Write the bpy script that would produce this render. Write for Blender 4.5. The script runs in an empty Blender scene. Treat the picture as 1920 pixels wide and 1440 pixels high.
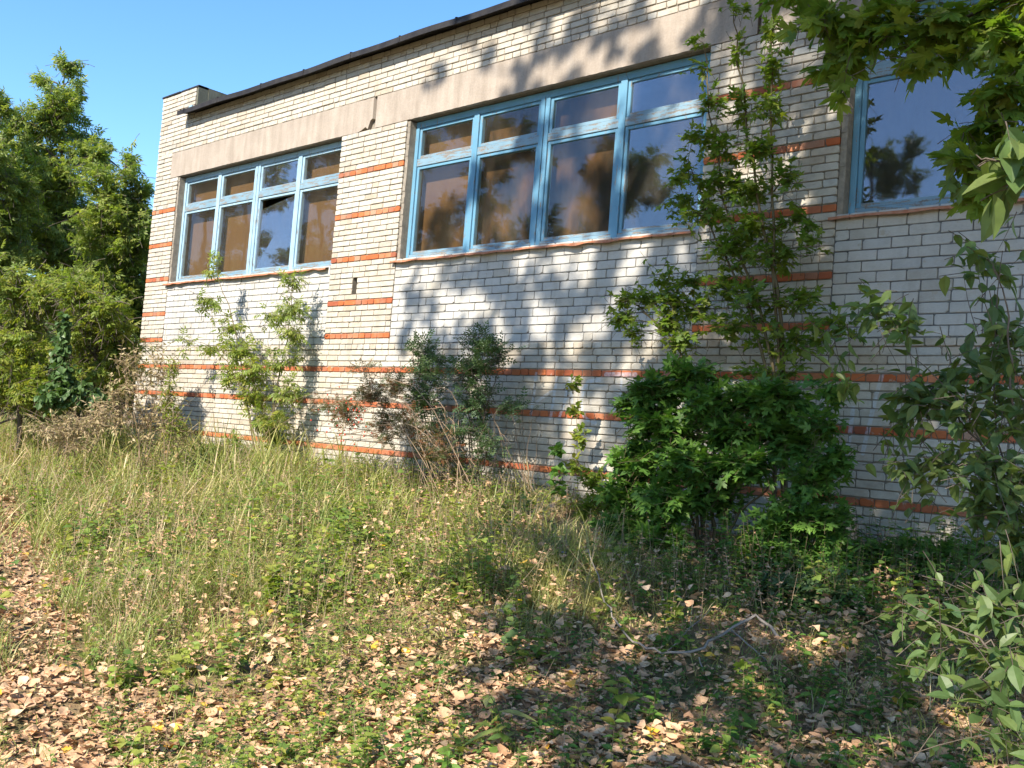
import bpy, math, random
import numpy as np
from mathutils import Matrix, Vector, noise as mnoise
sc = bpy.context.scene
COL = sc.collection
rng = np.random.default_rng(7)
random.seed(7)

# ------------------------------------------------------------------ camera
CAM = np.array([11.30256787, -8.29220357, -0.7526335])
YAW, PIT, ROL = math.radians(-42.63216557), math.radians(3.11118506), math.radians(4.42231628)
F = 1826.58  # focal length in pixels of the 1920 px wide photograph
cy, sy, cp, sp, cr, sr = math.cos(YAW), math.sin(YAW), math.cos(PIT), math.sin(PIT), math.cos(ROL), math.sin(ROL)
FW = np.array([sy * cp, cy * cp, sp])
_r0 = np.array([cy, -sy, 0.0]); _u0 = np.cross(_r0, FW)
RT = cr * _r0 + sr * _u0
UP = -sr * _r0 + cr * _u0
cam = bpy.data.objects.new('camera', bpy.data.cameras.new('camera'))
COL.objects.link(cam)
cam.matrix_world = Matrix(((RT[0], UP[0], -FW[0], CAM[0]), (RT[1], UP[1], -FW[1], CAM[1]), (RT[2], UP[2], -FW[2], CAM[2]), (0, 0, 0, 1)))
cam.data.sensor_width = 36; cam.data.lens = F / 1920 * 36; cam.data.clip_start = 0.05; cam.data.clip_end = 2000
sc.camera = cam

# ------------------------------------------------------------------ light
SUND = np.array([-0.18, 1.0, -0.85]); SUND /= np.linalg.norm(SUND)
w = bpy.data.worlds.new('World'); sc.world = w; w.use_nodes = True
nt = w.node_tree; nt.nodes.clear()
sky = nt.nodes.new('ShaderNodeTexSky'); sky.sky_type = 'NISHITA'; sky.sun_disc = False
sky.sun_elevation = math.asin(-SUND[2]); sky.sun_rotation = math.atan2(-SUND[0], -SUND[1])
sky.air_density = 1.0; sky.dust_density = 0.3; sky.ozone_density = 3.5
hs = nt.nodes.new('ShaderNodeHueSaturation'); hs.inputs['Saturation'].default_value = 1.18
bg = nt.nodes.new('ShaderNodeBackground'); bg.inputs['Strength'].default_value = 0.125
wo = nt.nodes.new('ShaderNodeOutputWorld')
nt.links.new(sky.outputs[0], hs.inputs['Color']); nt.links.new(hs.outputs[0], bg.inputs[0]); nt.links.new(bg.outputs[0], wo.inputs[0])
sl = bpy.data.lights.new('sun', 'SUN'); sl.energy = 4.3; sl.angle = math.radians(0.5); sl.color = (1.0, 0.90, 0.76)
so = bpy.data.objects.new('sun', sl); COL.objects.link(so)
so.rotation_euler = Vector(SUND).to_track_quat('-Z', 'Y').to_euler()
sc.view_settings.view_transform = 'Standard'; sc.view_settings.look = 'None'
sc.view_settings.gamma = 1; sc.view_settings.exposure = 1.35; sc.view_settings.use_curve_mapping = False
try:
    sc.cycles.use_denoising = True; sc.cycles.max_bounces = 8; sc.cycles.transparent_max_bounces = 12
    sc.cycles.use_adaptive_sampling = True
except Exception: pass

# ------------------------------------------------------------------ helpers
def ray(px, py):
    d = FW * F + RT * (px - 960) - UP * (py - 720)
    return d
def at(px, py, Y=0.0):
    d = ray(px, py); return CAM + d * (Y - CAM[1]) / d[1]
def atd(px, py, dist):
    d = ray(px, py); return CAM + d / np.linalg.norm(d) * dist
def proj(P):
    d = np.asarray(P) - CAM; wv = d @ FW
    return 960 + F * (d @ RT) / wv, 720 - F * (d @ UP) / wv, wv
def sstep(t): t = np.clip(t, 0, 1); return t * t * (3 - 2 * t)
def ground(x, y):
    x = np.asarray(x, float); y = np.asarray(y, float)
    z = -1.60 - 0.70 * sstep((-y - 0.4) / 6.6)
    z = z + 0.035 * np.sin(x * 1.3 + y * .7) * np.cos(y * 1.7 - x * .4) + 0.02 * np.sin(x * 3.1 - y * 2.3) + .012 * np.sin(x * 7.3 + 1.7 * np.sin(y * 5))
    z = z + 0.16 * np.exp(-((x - 3.5) / 2.5) ** 2 - ((y + 0.2) / 1.0) ** 2) + .1 * np.exp(-((x + 2) / 3) ** 2 - ((y + .5) / 1.2) ** 2)
    return z
def atg(px, py, lift=0.0):
    d = ray(px, py); t = 3.0 / np.linalg.norm(d)
    dn = d / np.linalg.norm(d); s = 2.0
    while s < 80:
        p = CAM + dn * s
        if p[2] < ground(p[0], p[1]) + lift: break
        s += 0.02
    return p

def mesh_tri(name, V, T, mats, rnd=None, parent=None, smooth=False, midx=None):
    me = bpy.data.meshes.new(name)
    V = np.ascontiguousarray(V, dtype=np.float32).reshape(-1, 3); T = np.ascontiguousarray(T, dtype=np.int32).reshape(-1, 3)
    me.vertices.add(len(V)); me.vertices.foreach_set('co', V.ravel())
    me.loops.add(T.size); me.loops.foreach_set('vertex_index', T.ravel())
    me.polygons.add(len(T)); me.polygons.foreach_set('loop_start', np.arange(0, T.size, 3, dtype=np.int32))
    try: me.polygons.foreach_set('loop_total', np.full(len(T), 3, dtype=np.int32))
    except Exception: pass
    me.polygons.foreach_set('use_smooth', np.full(len(T), bool(smooth), dtype=bool))
    if rnd is not None:
        a = me.attributes.new('rnd', 'FLOAT', 'POINT'); a.data.foreach_set('value', np.ascontiguousarray(rnd, dtype=np.float32))
    if midx is not None: me.polygons.foreach_set('material_index', np.ascontiguousarray(midx, dtype=np.int32))
    for m in (mats if isinstance(mats, (list, tuple)) else [mats]): me.materials.append(m)
    me.update(calc_edges=True); me.validate(verbose=False)
    o = bpy.data.objects.new(name, me); COL.objects.link(o)
    if parent is not None: o.parent = parent
    return o
def tag(o, label=None, cat=None, group=None, kind=None):
    if label: o['label'] = label
    if cat: o['category'] = cat
    if group: o['group'] = group
    if kind: o['kind'] = kind
    return o
def empty(name, loc=(0, 0, 0)):
    o = bpy.data.objects.new(name, None); COL.objects.link(o); o.location = loc; o.empty_display_size = .2
    return o

BOXT = np.array([[0,1,2],[0,2,3],[4,7,6],[4,6,5],[0,4,5],[0,5,1],[1,5,6],[1,6,2],[2,6,7],[2,7,3],[3,7,4],[3,4,0]])
def box_vt(x0, x1, y0, y1, z0, z1):
    V = np.array([[x0,y0,z0],[x0,y1,z0],[x1,y1,z0],[x1,y0,z0],[x0,y0,z1],[x0,y1,z1],[x1,y1,z1],[x1,y0,z1]], float)
    return V, BOXT
def bev_vt(x0, x1, y0, y1, z0, z1, b=.004):
    """box with its four long front edges chamfered (front is -Y)"""
    V = np.array([[x0,y1,z0],[x1,y1,z0],[x1,y1,z1],[x0,y1,z1],
                  [x0,y0+b,z0],[x1,y0+b,z0],[x1,y0+b,z1],[x0,y0+b,z1],
                  [x0+b,y0,z0+b],[x1-b,y0,z0+b],[x1-b,y0,z1-b],[x0+b,y0,z1-b]], float)
    q = [(0,3,2,1),(8,9,10,11),(4,5,9,8),(5,6,10,9),(6,7,11,10),(7,4,8,11),(0,1,5,4),(1,2,6,5),(2,3,7,6),(3,0,4,7)]
    T = []
    for a, b_, c, d in q: T += [(a, b_, c), (a, c, d)]
    return V, np.array(T)
class MB:
    def __init__(s): s.V = []; s.T = []; s.n = 0; s.m = []; s.r = []
    def add(s, V, T, m=0, r=None):
        V = np.asarray(V, float); T = np.asarray(T)
        s.V.append(V); s.T.append(T + s.n); s.n += len(V); s.m.append(np.full(len(T), m)); s.r.append(np.full(len(V), rng.random() if r is None else r))
    def box(s, *a, m=0): s.add(*box_vt(*a), m=m)
    def bev(s, *a, m=0, b=.004): s.add(*bev_vt(*a, b=b), m=m)
    def build(s, name, mats, parent=None, smooth=False):
        return mesh_tri(name, np.concatenate(s.V), np.concatenate(s.T), mats, np.concatenate(s.r), parent, smooth, np.concatenate(s.m))

def tube_vt(P, R, k=5):
    P = np.asarray(P, float); n = len(P); R = np.asarray(R, float) * np.ones(n)
    d = np.gradient(P, axis=0); d /= np.linalg.norm(d, axis=1)[:, None] + 1e-9
    ref = np.array([.31, .17, .93]) if abs(d[0] @ np.array([.31, .17, .93])) < .93 else np.array([1., 0, 0])
    a = np.cross(d, ref); a /= np.linalg.norm(a, axis=1)[:, None] + 1e-9; b = np.cross(d, a)
    th = np.arange(k) * 2 * math.pi / k
    V = P[:, None] + R[:, None, None] * (np.cos(th)[None, :, None] * a[:, None] + np.sin(th)[None, :, None] * b[:, None])
    V = V.reshape(-1, 3); T = []
    i = np.arange(n - 1)[:, None] * k; j = np.arange(k)[None]; j2 = (j + 1) % k
    A = (i + j).ravel(); B = (i + j2).ravel(); C = (i + k + j2).ravel(); D = (i + k + j).ravel()
    return V, np.concatenate([np.stack([A, C, B], 1), np.stack([A, D, C], 1)])

# ------------------------------------------------------------------ materials
class NB:
    def __init__(s, name):
        s.m = bpy.data.materials.new(name); s.m.use_nodes = True; s.t = s.m.node_tree; s.t.nodes.clear()
        s.out = s.t.nodes.new('ShaderNodeOutputMaterial')
    def n(s, typ, **kw):
        nd = s.t.nodes.new(typ)
        for k, v in kw.items():
            if k.startswith('_'): setattr(nd, k[1:], v)
        for k, v in kw.items():
            if k.startswith('_'): continue
            key = int(k[1:]) if k[0] == 'i' and k[1:].isdigit() else k
            if isinstance(v, bpy.types.NodeSocket): s.t.links.new(v, nd.inputs[key])
            else: nd.inputs[key].default_value = v
        return nd
    def math(s, op, a, b=0.0, c=0.0, clamp=False):
        nd = s.n('ShaderNodeMath', _operation=op, _use_clamp=clamp, i0=a, i1=b)
        if op in ('MULTIPLY_ADD',): 
            if isinstance(c, bpy.types.NodeSocket): s.t.links.new(c, nd.inputs[2])
            else: nd.inputs[2].default_value = c
        return nd.outputs[0]
    def mix(s, fac, a, b, blend='MIX'):
        nd = s.t.nodes.new('ShaderNodeMix'); nd.data_type = 'RGBA'; nd.blend_type = blend
        for idx, v in ((0, fac), (6, a), (7, b)):
            if isinstance(v, bpy.types.NodeSocket): s.t.links.new(v, nd.inputs[idx])
            else: nd.inputs[idx].default_value = v if idx == 0 else (*v[:3], 1)
        return nd.outputs[2]
    def noise(s, vec, scale, detail=3, rough=.55, out=0):
        nd = s.n('ShaderNodeTexNoise', Scale=scale, Detail=detail, Roughness=rough)
        if vec is not None: s.t.links.new(vec, nd.inputs['Vector'])
        return nd.outputs[out]
    def ramp(s, fac, stops, interp='LINEAR'):
        nd = s.n('ShaderNodeValToRGB', i0=fac); cr_ = nd.color_ramp; cr_.interpolation = interp
        while len(cr_.elements) < len(stops): cr_.elements.new(.5)
        for e, (p, c) in zip(cr_.elements, stops): e.position = p; e.color = (*c, 1) if len(c) == 3 else c
        return nd.outputs[0]
    def pos(s): return s.n('ShaderNodeNewGeometry').outputs['Position']
    def scaled(s, vec, sc3):
        return s.n('ShaderNodeMapping', Vector=vec, Scale=sc3).outputs[0]
    def rnd(s):
        a = s.n('ShaderNodeAttribute', _attribute_name='rnd').outputs['Fac']
        b = s.n('ShaderNodeObjectInfo').outputs['Random']
        return s.math('FRACT', s.math('ADD', a, b))
    def bsdf(s, color, rough=.8, spec=.3, bump=None, bstr=.3, bdist=.01, metallic=0.):
        nd = s.n('ShaderNodeBsdfPrincipled'); 
        for k, v in (('Base Color', color), ('Roughness', rough), ('Specular IOR Level', spec), ('Metallic', metallic)):
            if isinstance(v, bpy.types.NodeSocket): s.t.links.new(v, nd.inputs[k])
            else: nd.inputs[k].default_value = (*v, 1) if k == 'Base Color' else v
        if bump is not None:
            b = s.n('ShaderNodeBump', Strength=bstr, Distance=bdist, Height=bump); s.t.links.new(b.outputs[0], nd.inputs['Normal'])
        return nd.outputs[0]
    def done(s, sh): s.t.links.new(sh, s.out.inputs[0]); return s.m

def leaf_mat(name, cols, trans=.35, rough=.45, spec=.35, tcol=(1.15, 1.25, .45), vein=True):
    b = NB(name); r = b.rnd()
    n = len(cols); stops = [(i / (n - 1), c) for i, c in enumerate(cols)]
    c = b.ramp(r, stops)
    nz = b.noise(b.pos(), 23, 3)
    c = b.mix(.55, c, b.ramp(nz, [(.3, (.55, .55, .5)), (.7, (1.3, 1.3, 1.2))]), 'MULTIPLY')
    c = b.mix(b.ramp(b.noise(b.pos(), 55, 4, .7), [(.66, (0, 0, 0)), (.72, (.6, .6, .6))]), c, (.20, .14, .05))
    p = b.bsdf(c, rough, spec)
    tc = b.mix(1., c, (*tcol, 1), 'MULTIPLY')
    tr = b.n('ShaderNodeBsdfTranslucent', Color=tc).outputs[0]
    mx = b.n('ShaderNodeMixShader', i0=trans); b.t.links.new(p, mx.inputs[1]); b.t.links.new(tr, mx.inputs[2])
    return b.done(mx.outputs[0])

def seg_mask(b, x, z, segs, noise_):
    """paint strokes on the wall: list of (x0,z0,x1,z1,half width)"""
    res = None
    for x0, z0, x1, z1, hw in segs:
        dx, dz = x1 - x0, z1 - z0; L2 = dx * dx + dz * dz
        px = b.math('SUBTRACT', x, x0); pz = b.math('SUBTRACT', z, z0)
        t = b.math('MULTIPLY_ADD', px, dx / L2, b.math('MULTIPLY', pz, dz / L2), clamp=True)
        ex = b.math('MULTIPLY_ADD', t, -dx, px); ez = b.math('MULTIPLY_ADD', t, -dz, pz)
        d2 = b.math('MULTIPLY_ADD', ex, ex, b.math('MULTIPLY', ez, ez))
        v = b.math('MULTIPLY_ADD', d2, -1.0 / (hw * hw), 1.0, clamp=True)
        res = v if res is None else b.math('MAXIMUM', res, v)
    m = b.math('MULTIPLY', b.math('MULTIPLY', res, 2.2, clamp=True), noise_, clamp=True)
    return m

GRAF = []
def gs(pts, wd):
    P = [at(940 + a / 6, 660 + c / 6) for a, c in pts]
    for p, q in zip(P[:-1], P[1:]): GRAF.append((p[0], p[2], q[0], q[2], wd))
gs([(395, 245), (368, 480), (335, 700)], .022)
gs([(628, 285), (595, 500), (555, 745)], .022)
gs([(400, 560), (590, 420)], .018)
gs([(770, 300), (720, 540), (655, 750)], .022)
gs([(775, 300), (810, 740)], .018)
gs([(1110, 312), (985, 330), (925, 420), (900, 560), (905, 660), (955, 755), (1060, 800)], .024)
gs([(1352, 290), (1348, 480), (1270, 650)], .016)
gs([(1180, 255), (1510, 258)], .03)
for a in [((1600, 765), (1592, 830), (1580, 870)), ((1642, 745), (1630, 800), (1618, 850)), ((1655, 700), (1642, 745))]:
    P = [at(*q) for q in a]
    for p, q in zip(P[:-1], P[1:]): GRAF.append((p[0], p[2], q[0], q[2], .022))

def brick_mat(name, cols, graf=False, dirt=.5, moss=0.):
    b = NB(name); r = b.rnd(); P = b.pos()
    c = b.ramp(r, cols)
    n1 = b.noise(P, 9, 4, .6); n2 = b.noise(b.scaled(P, (1, 1, 6)), 30, 3, .6); n3 = b.noise(P, 1.1, 3)
    c = b.mix(dirt, c, b.ramp(n1, [(.28, (.62, .6, .56)), (.55, (1, 1, 1)), (.8, (1.12, 1.1, 1.06))]), 'MULTIPLY')
    c = b.mix(.35, c, b.ramp(n2, [(.3, (.75, .74, .7)), (.6, (1.05, 1.05, 1.05))]), 'MULTIPLY')
    c = b.mix(.35, c, b.ramp(n3, [(.35, (.8, .78, .74)), (.65, (1.05, 1.05, 1.06))]), 'MULTIPLY')
    sm = b.ramp(b.noise(P, 6.5, 6, .72), [(.60, (0, 0, 0)), (.66, (.75, .75, .75))])
    c = b.mix(sm, c, (.36, .325, .27))
    ln = b.ramp(b.noise(b.scaled(P, (1.2, 1, .35)), 2.3, 5, .65), [(.55, (0, 0, 0)), (.72, (.5, .5, .5))])
    c = b.mix(ln, c, (.27, .235, .19))
    # damp, splashed dirt low on the wall
    sx = b.n('ShaderNodeSeparateXYZ', Vector=P)
    low = b.math('MULTIPLY', b.math('SUBTRACT', -1.0, sx.outputs[2], clamp=True), 1.1, clamp=True)
    low = b.math('MULTIPLY', low, b.math('ADD', n1, .1), clamp=True)
    c = b.mix(low, c, (.17, .16, .12))
    if graf:
        gn = b.math('MULTIPLY_ADD', b.noise(P, 40, 2), 1.6, -.2, clamp=True)
        m = seg_mask(b, sx.outputs[0], sx.outputs[2], GRAF, gn)
        c = b.mix(b.math('MULTIPLY', m, .6), c, (.52, .60, .70))
    return b.done(b.bsdf(c, .9, .15, bump=b.math('ADD', b.noise(P, 160, 3, .7), b.math('MULTIPLY', n1, .6)), bstr=.35, bdist=.004))
WHITE = [(0, (0.456, 0.420, 0.355)), (.35, (0.495, 0.466, 0.407)), (.6, (0.456, 0.429, 0.378)), (.8, (0.482, 0.429, 0.358)), (.93, (0.391, 0.345, 0.280)), (1, (0.429, 0.443, 0.429))]
PANEL = [(0, (0.450, 0.443, 0.420)), (.5, (0.488, 0.482, 0.462)), (.85, (0.429, 0.429, 0.420)), (1, (0.404, 0.385, 0.345))]
RED = [(0, (.42, .115, .045)), (.3, (.48, .16, .065)), (.55, (.36, .10, .05)), (.75, (.50, .21, .11)), (.9, (.30, .09, .05)), (1, (.40, .25, .17))]
M_W = brick_mat('silicate brick', WHITE); M_P = brick_mat('large silicate brick', PANEL, dirt=.3); M_R = brick_mat('red clay brick', RED, dirt=.35)
M_WG = brick_mat('silicate brick with paint', WHITE, True); M_RG = brick_mat('red clay brick with paint', RED, True, dirt=.35)

def conc(name, base, dark, sc_=3, streak=True, rough=.9):
    b = NB(name); P = b.pos()
    n1 = b.noise(P, sc_, 5, .6); n2 = b.noise(b.scaled(P, (3, 3, .5)), 2.2, 4, .6); n3 = b.noise(P, 45, 3)
    c = b.mix(b.ramp(n1, [(.35, (0, 0, 0)), (.68, (1, 1, 1))]), dark, base)
    if streak: c = b.mix(.7, c, b.ramp(n2, [(.35, (.74, .71, .67)), (.62, (1.05, 1.04, 1.02))]), 'MULTIPLY')
    c = b.mix(.35, c, b.ramp(n3, [(.3, (.7, .7, .7)), (.7, (1.15, 1.15, 1.15))]), 'MULTIPLY')
    return b.done(b.bsdf(c, rough, .15, bump=b.math('ADD', n3, n1), bstr=.35, bdist=.006))
M_CONC = conc('weathered lintel render', (.37, .325, .28), (.32, .28, .24))
M_CONC2 = conc('grey concrete', (.17, .17, .13), (.10, .105, .08))
M_MORT = conc('pale mortar', (.27, .24, .195), (.17, .15, .12), 12, False)
M_MORTG = conc('grey mortar', (.20, .20, .19), (.12, .12, .12), 12, False)
M_PLAST = conc('rough plaster', (.33, .30, .25), (.22, .20, .17), 14)
M_BITU = conc('bitumen roofing felt', (.018, .018, .022), (.035, .034, .035), 6, False, .7)
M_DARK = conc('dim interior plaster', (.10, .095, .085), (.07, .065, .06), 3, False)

def paint_mat(name, wear, blue=(.13, .30, .42)):
    b = NB(name); P = b.pos(); r = b.rnd()
    st = b.scaled(P, (.5, 2, 4)) if wear > .5 else b.scaled(P, (4, 3, .6))
    n = b.noise(st, 9, 5, .68); n2 = b.noise(P, 60, 3, .6)
    mask = b.ramp(b.math('MULTIPLY_ADD', n2, .25, n), [(wear, (1, 1, 1)), (wear + .06, (0, 0, 0))])
    bl = b.mix(b.noise(P, 3, 3), tuple(v * .8 for v in blue), (blue[0] * 1.5, blue[1] * 1.25, blue[2] * 1.15))
    wood = b.mix(b.noise(b.scaled(P, (2, 2, 2)), 30, 4), (.09, .075, .06), (.30, .285, .26))
    c = b.mix(mask, bl, wood)
    return b.done(b.bsdf(c, .55, .3, bump=b.math('ADD', b.math('MULTIPLY', mask, -.6), n2), bstr=.45, bdist=.003))
M_BLUE = paint_mat('flaking blue paint', .47, (.10, .26, .40)); M_WORN = paint_mat('worn blue sill rail', .56, (.15, .27, .36)); M_LITE = paint_mat('sun bleached blue paint', .48, (.23, .39, .51))
def glass(name, fac, dirt, fk=1.1):
    b = NB(name); P = b.pos()
    tr = b.n('ShaderNodeBsdfTransparent', Color=(.93, .93, .90, 1)).outputs[0]
    wv = b.n('ShaderNodeBump', Strength=.05, Distance=.02, Height=b.noise(P, 2.5, 1)).outputs[0]
    gl = b.n('ShaderNodeBsdfGlossy', Color=(.80, .78, .88, 1), Roughness=.02); b.t.links.new(wv, gl.inputs['Normal'])
    df = b.n('ShaderNodeBsdfDiffuse', Color=(.35, .32, .27, 1)).outputs[0]
    m1 = b.n('ShaderNodeMixShader', i0=b.math('MULTIPLY', b.noise(b.scaled(P, (2, 2, .6)), 5, 5), dirt)); b.t.links.new(tr, m1.inputs[1]); b.t.links.new(df, m1.inputs[2])
    fr = b.n('ShaderNodeFresnel', IOR=1.5).outputs[0]
    m2 = b.n('ShaderNodeMixShader', i0=b.math('ADD', b.math('MULTIPLY', fr, fk), fac, clamp=True)); b.t.links.new(m1.outputs[0], m2.inputs[1]); b.t.links.new(gl.outputs[0], m2.inputs[2])
    return b.done(m2.outputs[0])
M_GLASS = glass('dusty window glass', .0, .06, .11); M_GLASS2 = glass('reflective window glass', .07, .10, .5)
b = NB('brown boarding'); P = b.pos()
c = b.mix(b.noise(b.scaled(P, (1, 1, .4)), 1.6, 4), (.095, .05, .019), (.17, .095, .038))
c = b.mix(.5, c, b.ramp(b.noise(b.scaled(P, (6, 1, .6)), 7, 4), [(.3, (.7, .7, .7)), (.7, (1.15, 1.1, 1))]), 'MULTIPLY')
M_BOARD = b.done(b.bsdf(c, .7, .2))
b = NB('boarding with shade painted in'); P = b.pos()
c = b.mix(b.ramp(b.noise(b.scaled(P, (1, 1, .45)), 2.6, 5), [(.4, (0, 0, 0)), (.62, (1, 1, 1))]), (.018, .013, .008), (.12, .062, .024))
M_BOARD2 = b.done(b.bsdf(c, .8, .15))  # darker copy of the boarding; dim interior painted in as dark blotches
b = NB('rust red sheet metal'); P = b.pos(); n = b.noise(P, 14, 5)
M_SILL = b.done(b.bsdf(b.mix(b.ramp(n, [(.4, (0, 0, 0)), (.6, (1, 1, 1))]), (.34, .13, .065), (.40, .19, .115)), .6, .3, bump=n, bstr=.3))
def bark(name, a, c_):
    b = NB(name); P = b.pos(); n = b.noise(b.scaled(P, (4, 4, 1)), 20, 4, .6)
    return b.done(b.bsdf(b.mix(n, a, c_), .85, .2, bump=n, bstr=.6, bdist=.01))
M_BARK = bark('grey brown bark', (.05, .04, .03), (.17, .14, .11)); M_TWIG = bark('green brown twig', (.07, .055, .03), (.16, .13, .07))
M_STALK = bark('dry reddish stalk', (.17, .11, .07), (.38, .29, .20)); M_DEAD = bark('grey dead wood', (.13, .11, .09), (.34, .30, .26))
L_ELDER = leaf_mat('box elder leaf', [(.15, .21, .05), (.20, .27, .065), (.26, .32, .08), (.34, .36, .10)], .5)
L_ELDERD = leaf_mat('dark box elder leaf', [(.08, .14, .045), (.12, .18, .055), (.17, .23, .07)], .4)
L_YEL = leaf_mat('yellowing leaf', [(.17, .25, .05), (.24, .31, .06), (.34, .34, .07), (.15, .22, .05)], .5)
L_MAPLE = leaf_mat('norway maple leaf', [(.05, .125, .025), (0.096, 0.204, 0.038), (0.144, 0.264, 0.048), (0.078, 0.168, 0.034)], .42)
L_MAPLEY = leaf_mat('yellow green maple leaf', [(.10, .18, .03), (.16, .25, .04), (.25, .30, .05), (.13, .21, .035)], .55)  # lighter, yellower green than the norway maple leaf
L_SMALL = leaf_mat('small shrub leaf', [(.05, .095, .04), (.07, .125, .05), (.10, .15, .06)], .3)
L_OVAL = leaf_mat('oval willow leaf', [(.08, .14, .05), (.11, .18, .06), (.17, .22, .065), (.09, .16, .07)], .45)
L_ROSE = leaf_mat('rose leaf turning red', [(.06, .10, .04), (.10, .13, .05), (.13, .11, .05), (.26, .09, .04), (.09, .14, .05)], .3)
L_IVY = leaf_mat('hop vine leaf', [(.07, .13, .045), (.10, .17, .055), (.08, .15, .05)], .3)
L_DRY = leaf_mat('dry weed foliage', [(.38, .30, .17), (.48, .38, .23), (.30, .24, .13), (.27, .27, .11)], .3, tcol=(1, 1, .8))
L_GRASS = leaf_mat('grass blade', [(.17, .23, .06), (0.288, 0.348, 0.096), (0.408, 0.408, 0.144), (0.528, 0.456, 0.216), (0.240, 0.312, 0.084)], .4, tcol=(1.05, 1.1, .6))
L_STRAW = leaf_mat('straw blade', [(.52, .42, .24), (.60, .49, .30), (.42, .31, .17)], .3, tcol=(1, 1, .8))
L_FORB = leaf_mat('weed leaf', [(.11, .19, .045), (0.184, 0.287, 0.063), (0.287, 0.345, 0.069), (0.368, 0.368, 0.081)], .45)
L_LIT = leaf_mat('fallen leaf', [(.52, .30, .17), (.60, .38, .24), (.50, .30, .17), (.62, .42, .28), (.38, .21, .12), (.56, .36, .21), (.70, .50, .34)], .12, .7, .15, tcol=(1, .95, .8))
L_YLW = leaf_mat('yellow fallen leaf', [(.75, .45, .05), (.65, .38, .06)], .2, tcol=(1, 1, .6))
b = NB('red rose hip'); M_HIP = b.done(b.bsdf((.55, .045, .01), .3, .5))
b = NB('yellow petals'); M_YPET = b.done(b.bsdf((.8, .55, .02), .6, .2))
b = NB('pale blue petals'); M_BPET = b.done(b.bsdf((.50, .52, .85), .6, .2))
b = NB('soil'); P = b.pos(); n = b.noise(P, 3, 6, .65); n2 = b.noise(P, 40, 4, .7)
c = b.mix(n, (.17, .115, .065), (.33, .22, .135)); c = b.mix(b.ramp(n2, [(.5, (0, 0, 0)), (.62, (1, 1, 1))]), c, (.30, .20, .12))
c = b.mix(b.ramp(b.noise(P, 1.2, 4), [(.5, (0, 0, 0)), (.6, (.6, .6, .6))]), c, (.07, .09, .03))
M_SOIL = b.done(b.bsdf(c, .95, .1, bump=b.math('ADD', n2, n), bstr=.8, bdist=.03))

# ------------------------------------------------------------------ the building
C = .077
BLD = tag(empty('brick_building', (0, 0, -1.6)), 'white brick building with red brick bands and blue framed windows', 'building')
bpy.context.view_layer.update()
BLD.location = (0, 0, 0)
def brick_tmpl(wd, h, seed, proud=.0):
    r = np.random.default_rng(seed)
    def ring(s, y, cut):
        hx, hz = wd / 2 - s, h / 2 - s; pts = []
        for sx, sz, k in ((-1, -1, 0), (1, -1, 1), (1, 1, 2), (-1, 1, 3)):
            cx_, cz_ = cut[k]
            a = (sx * (hx - cx_), y, sz * hz); b_ = (sx * hx, y, sz * (hz - cz_))
            pts += ([b_, a] if sx * sz > 0 else [a, b_]) if False else ([b_, a] if (sx, sz) in ((-1, -1), (1, 1)) else [a, b_])
        return pts
    cut = [(r.uniform(.003, .008) if r.random() < .62 else r.uniform(.012, .035), r.uniform(.003, .007) if r.random() < .6 else r.uniform(.008, .022)) for _ in range(4)]
    V = np.array(ring(0, .11, cut) + ring(0, .0, cut) + ring(.004, -.004, cut))
    V[8:] += r.uniform(-.0012, .0012, (16, 3))
    T = []
    for o in (0, 8):
        for k in range(8):
            a, b_ = o + k, o + (k + 1) % 8; T += [(a, b_, b_ + 8), (a, b_ + 8, a + 8)]
    for k in range(1, 7): T.append((16, 16 + k, 16 + k + 1))
    return V, np.array(T)
TM = {}
for kd, (wd, h) in {'s': (.25, .066), 'h': (.12, .066), 'p': (.25, .088), 'q': (.12, .088)}.items():
    TM[kd] = [brick_tmpl(wd, h, 100 + i + ord(kd) * 7) for i in range(7)]
TW = {'s': .25, 'h': .12, 'p': .25, 'q': .12}
bricks = []   # x centre, z centre, y, width, kind, material key
def lay(x0, x1, z, kind_long, kind_short, mat, y=0., headers=0., phase=0.):
    """one course of bricks from x0 to x1 centred on height z"""
    x = x0 + .004; first = True; j = .010
    while x < x1 - .03:
        if headers >= 1 or rng.random() < headers: L = .12
        else: L = .25
        if first and phase > 0: L = phase; first = False
        first = False
        L2 = min(L * rng.uniform(.97, 1.03), x1 - .004 - x)
        rest = x1 - .004 - (x + L2 + j)
        if 0 < rest < .05: L2 += rest + j
        kd = kind_long if L2 > .17 else kind_short
        bricks.append([x + L2 / 2, z + rng.uniform(-.0015, .0015), y + rng.uniform(-.0045, .0035) + (-.002 if mat == 'R' else 0), L2, kd, mat])
        x += L2 + j
REDC = {36, 28, 20, 12, 6, 0, -6, -14, -20}
XR = 12.6; XL = -5.47
PIL = [(-5.47, -4.66), (0.0, 1.41), (6.04, 7.475)]
PAN = [(-4.66, 0.0), (1.41, 6.04), (7.475, XR)]
HOLE = (.53, .625, {14, 15, 16})
for c_ in range(-26, 5):
    if c_ in REDC: lay(XL, XR, c_ * C, 's', 'h', 'R', 0, 1 if c_ > -13 else .75)
    elif c_ == 4: lay(XL, XR, c_ * C, 's', 'h', 'W', -.012, 1)
    else: lay(XL, XR, c_ * C, 's', 'h', 'W', 0, .05, (.25, .12, .18)[c_ % 3] if c_ % 2 else .12)
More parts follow.
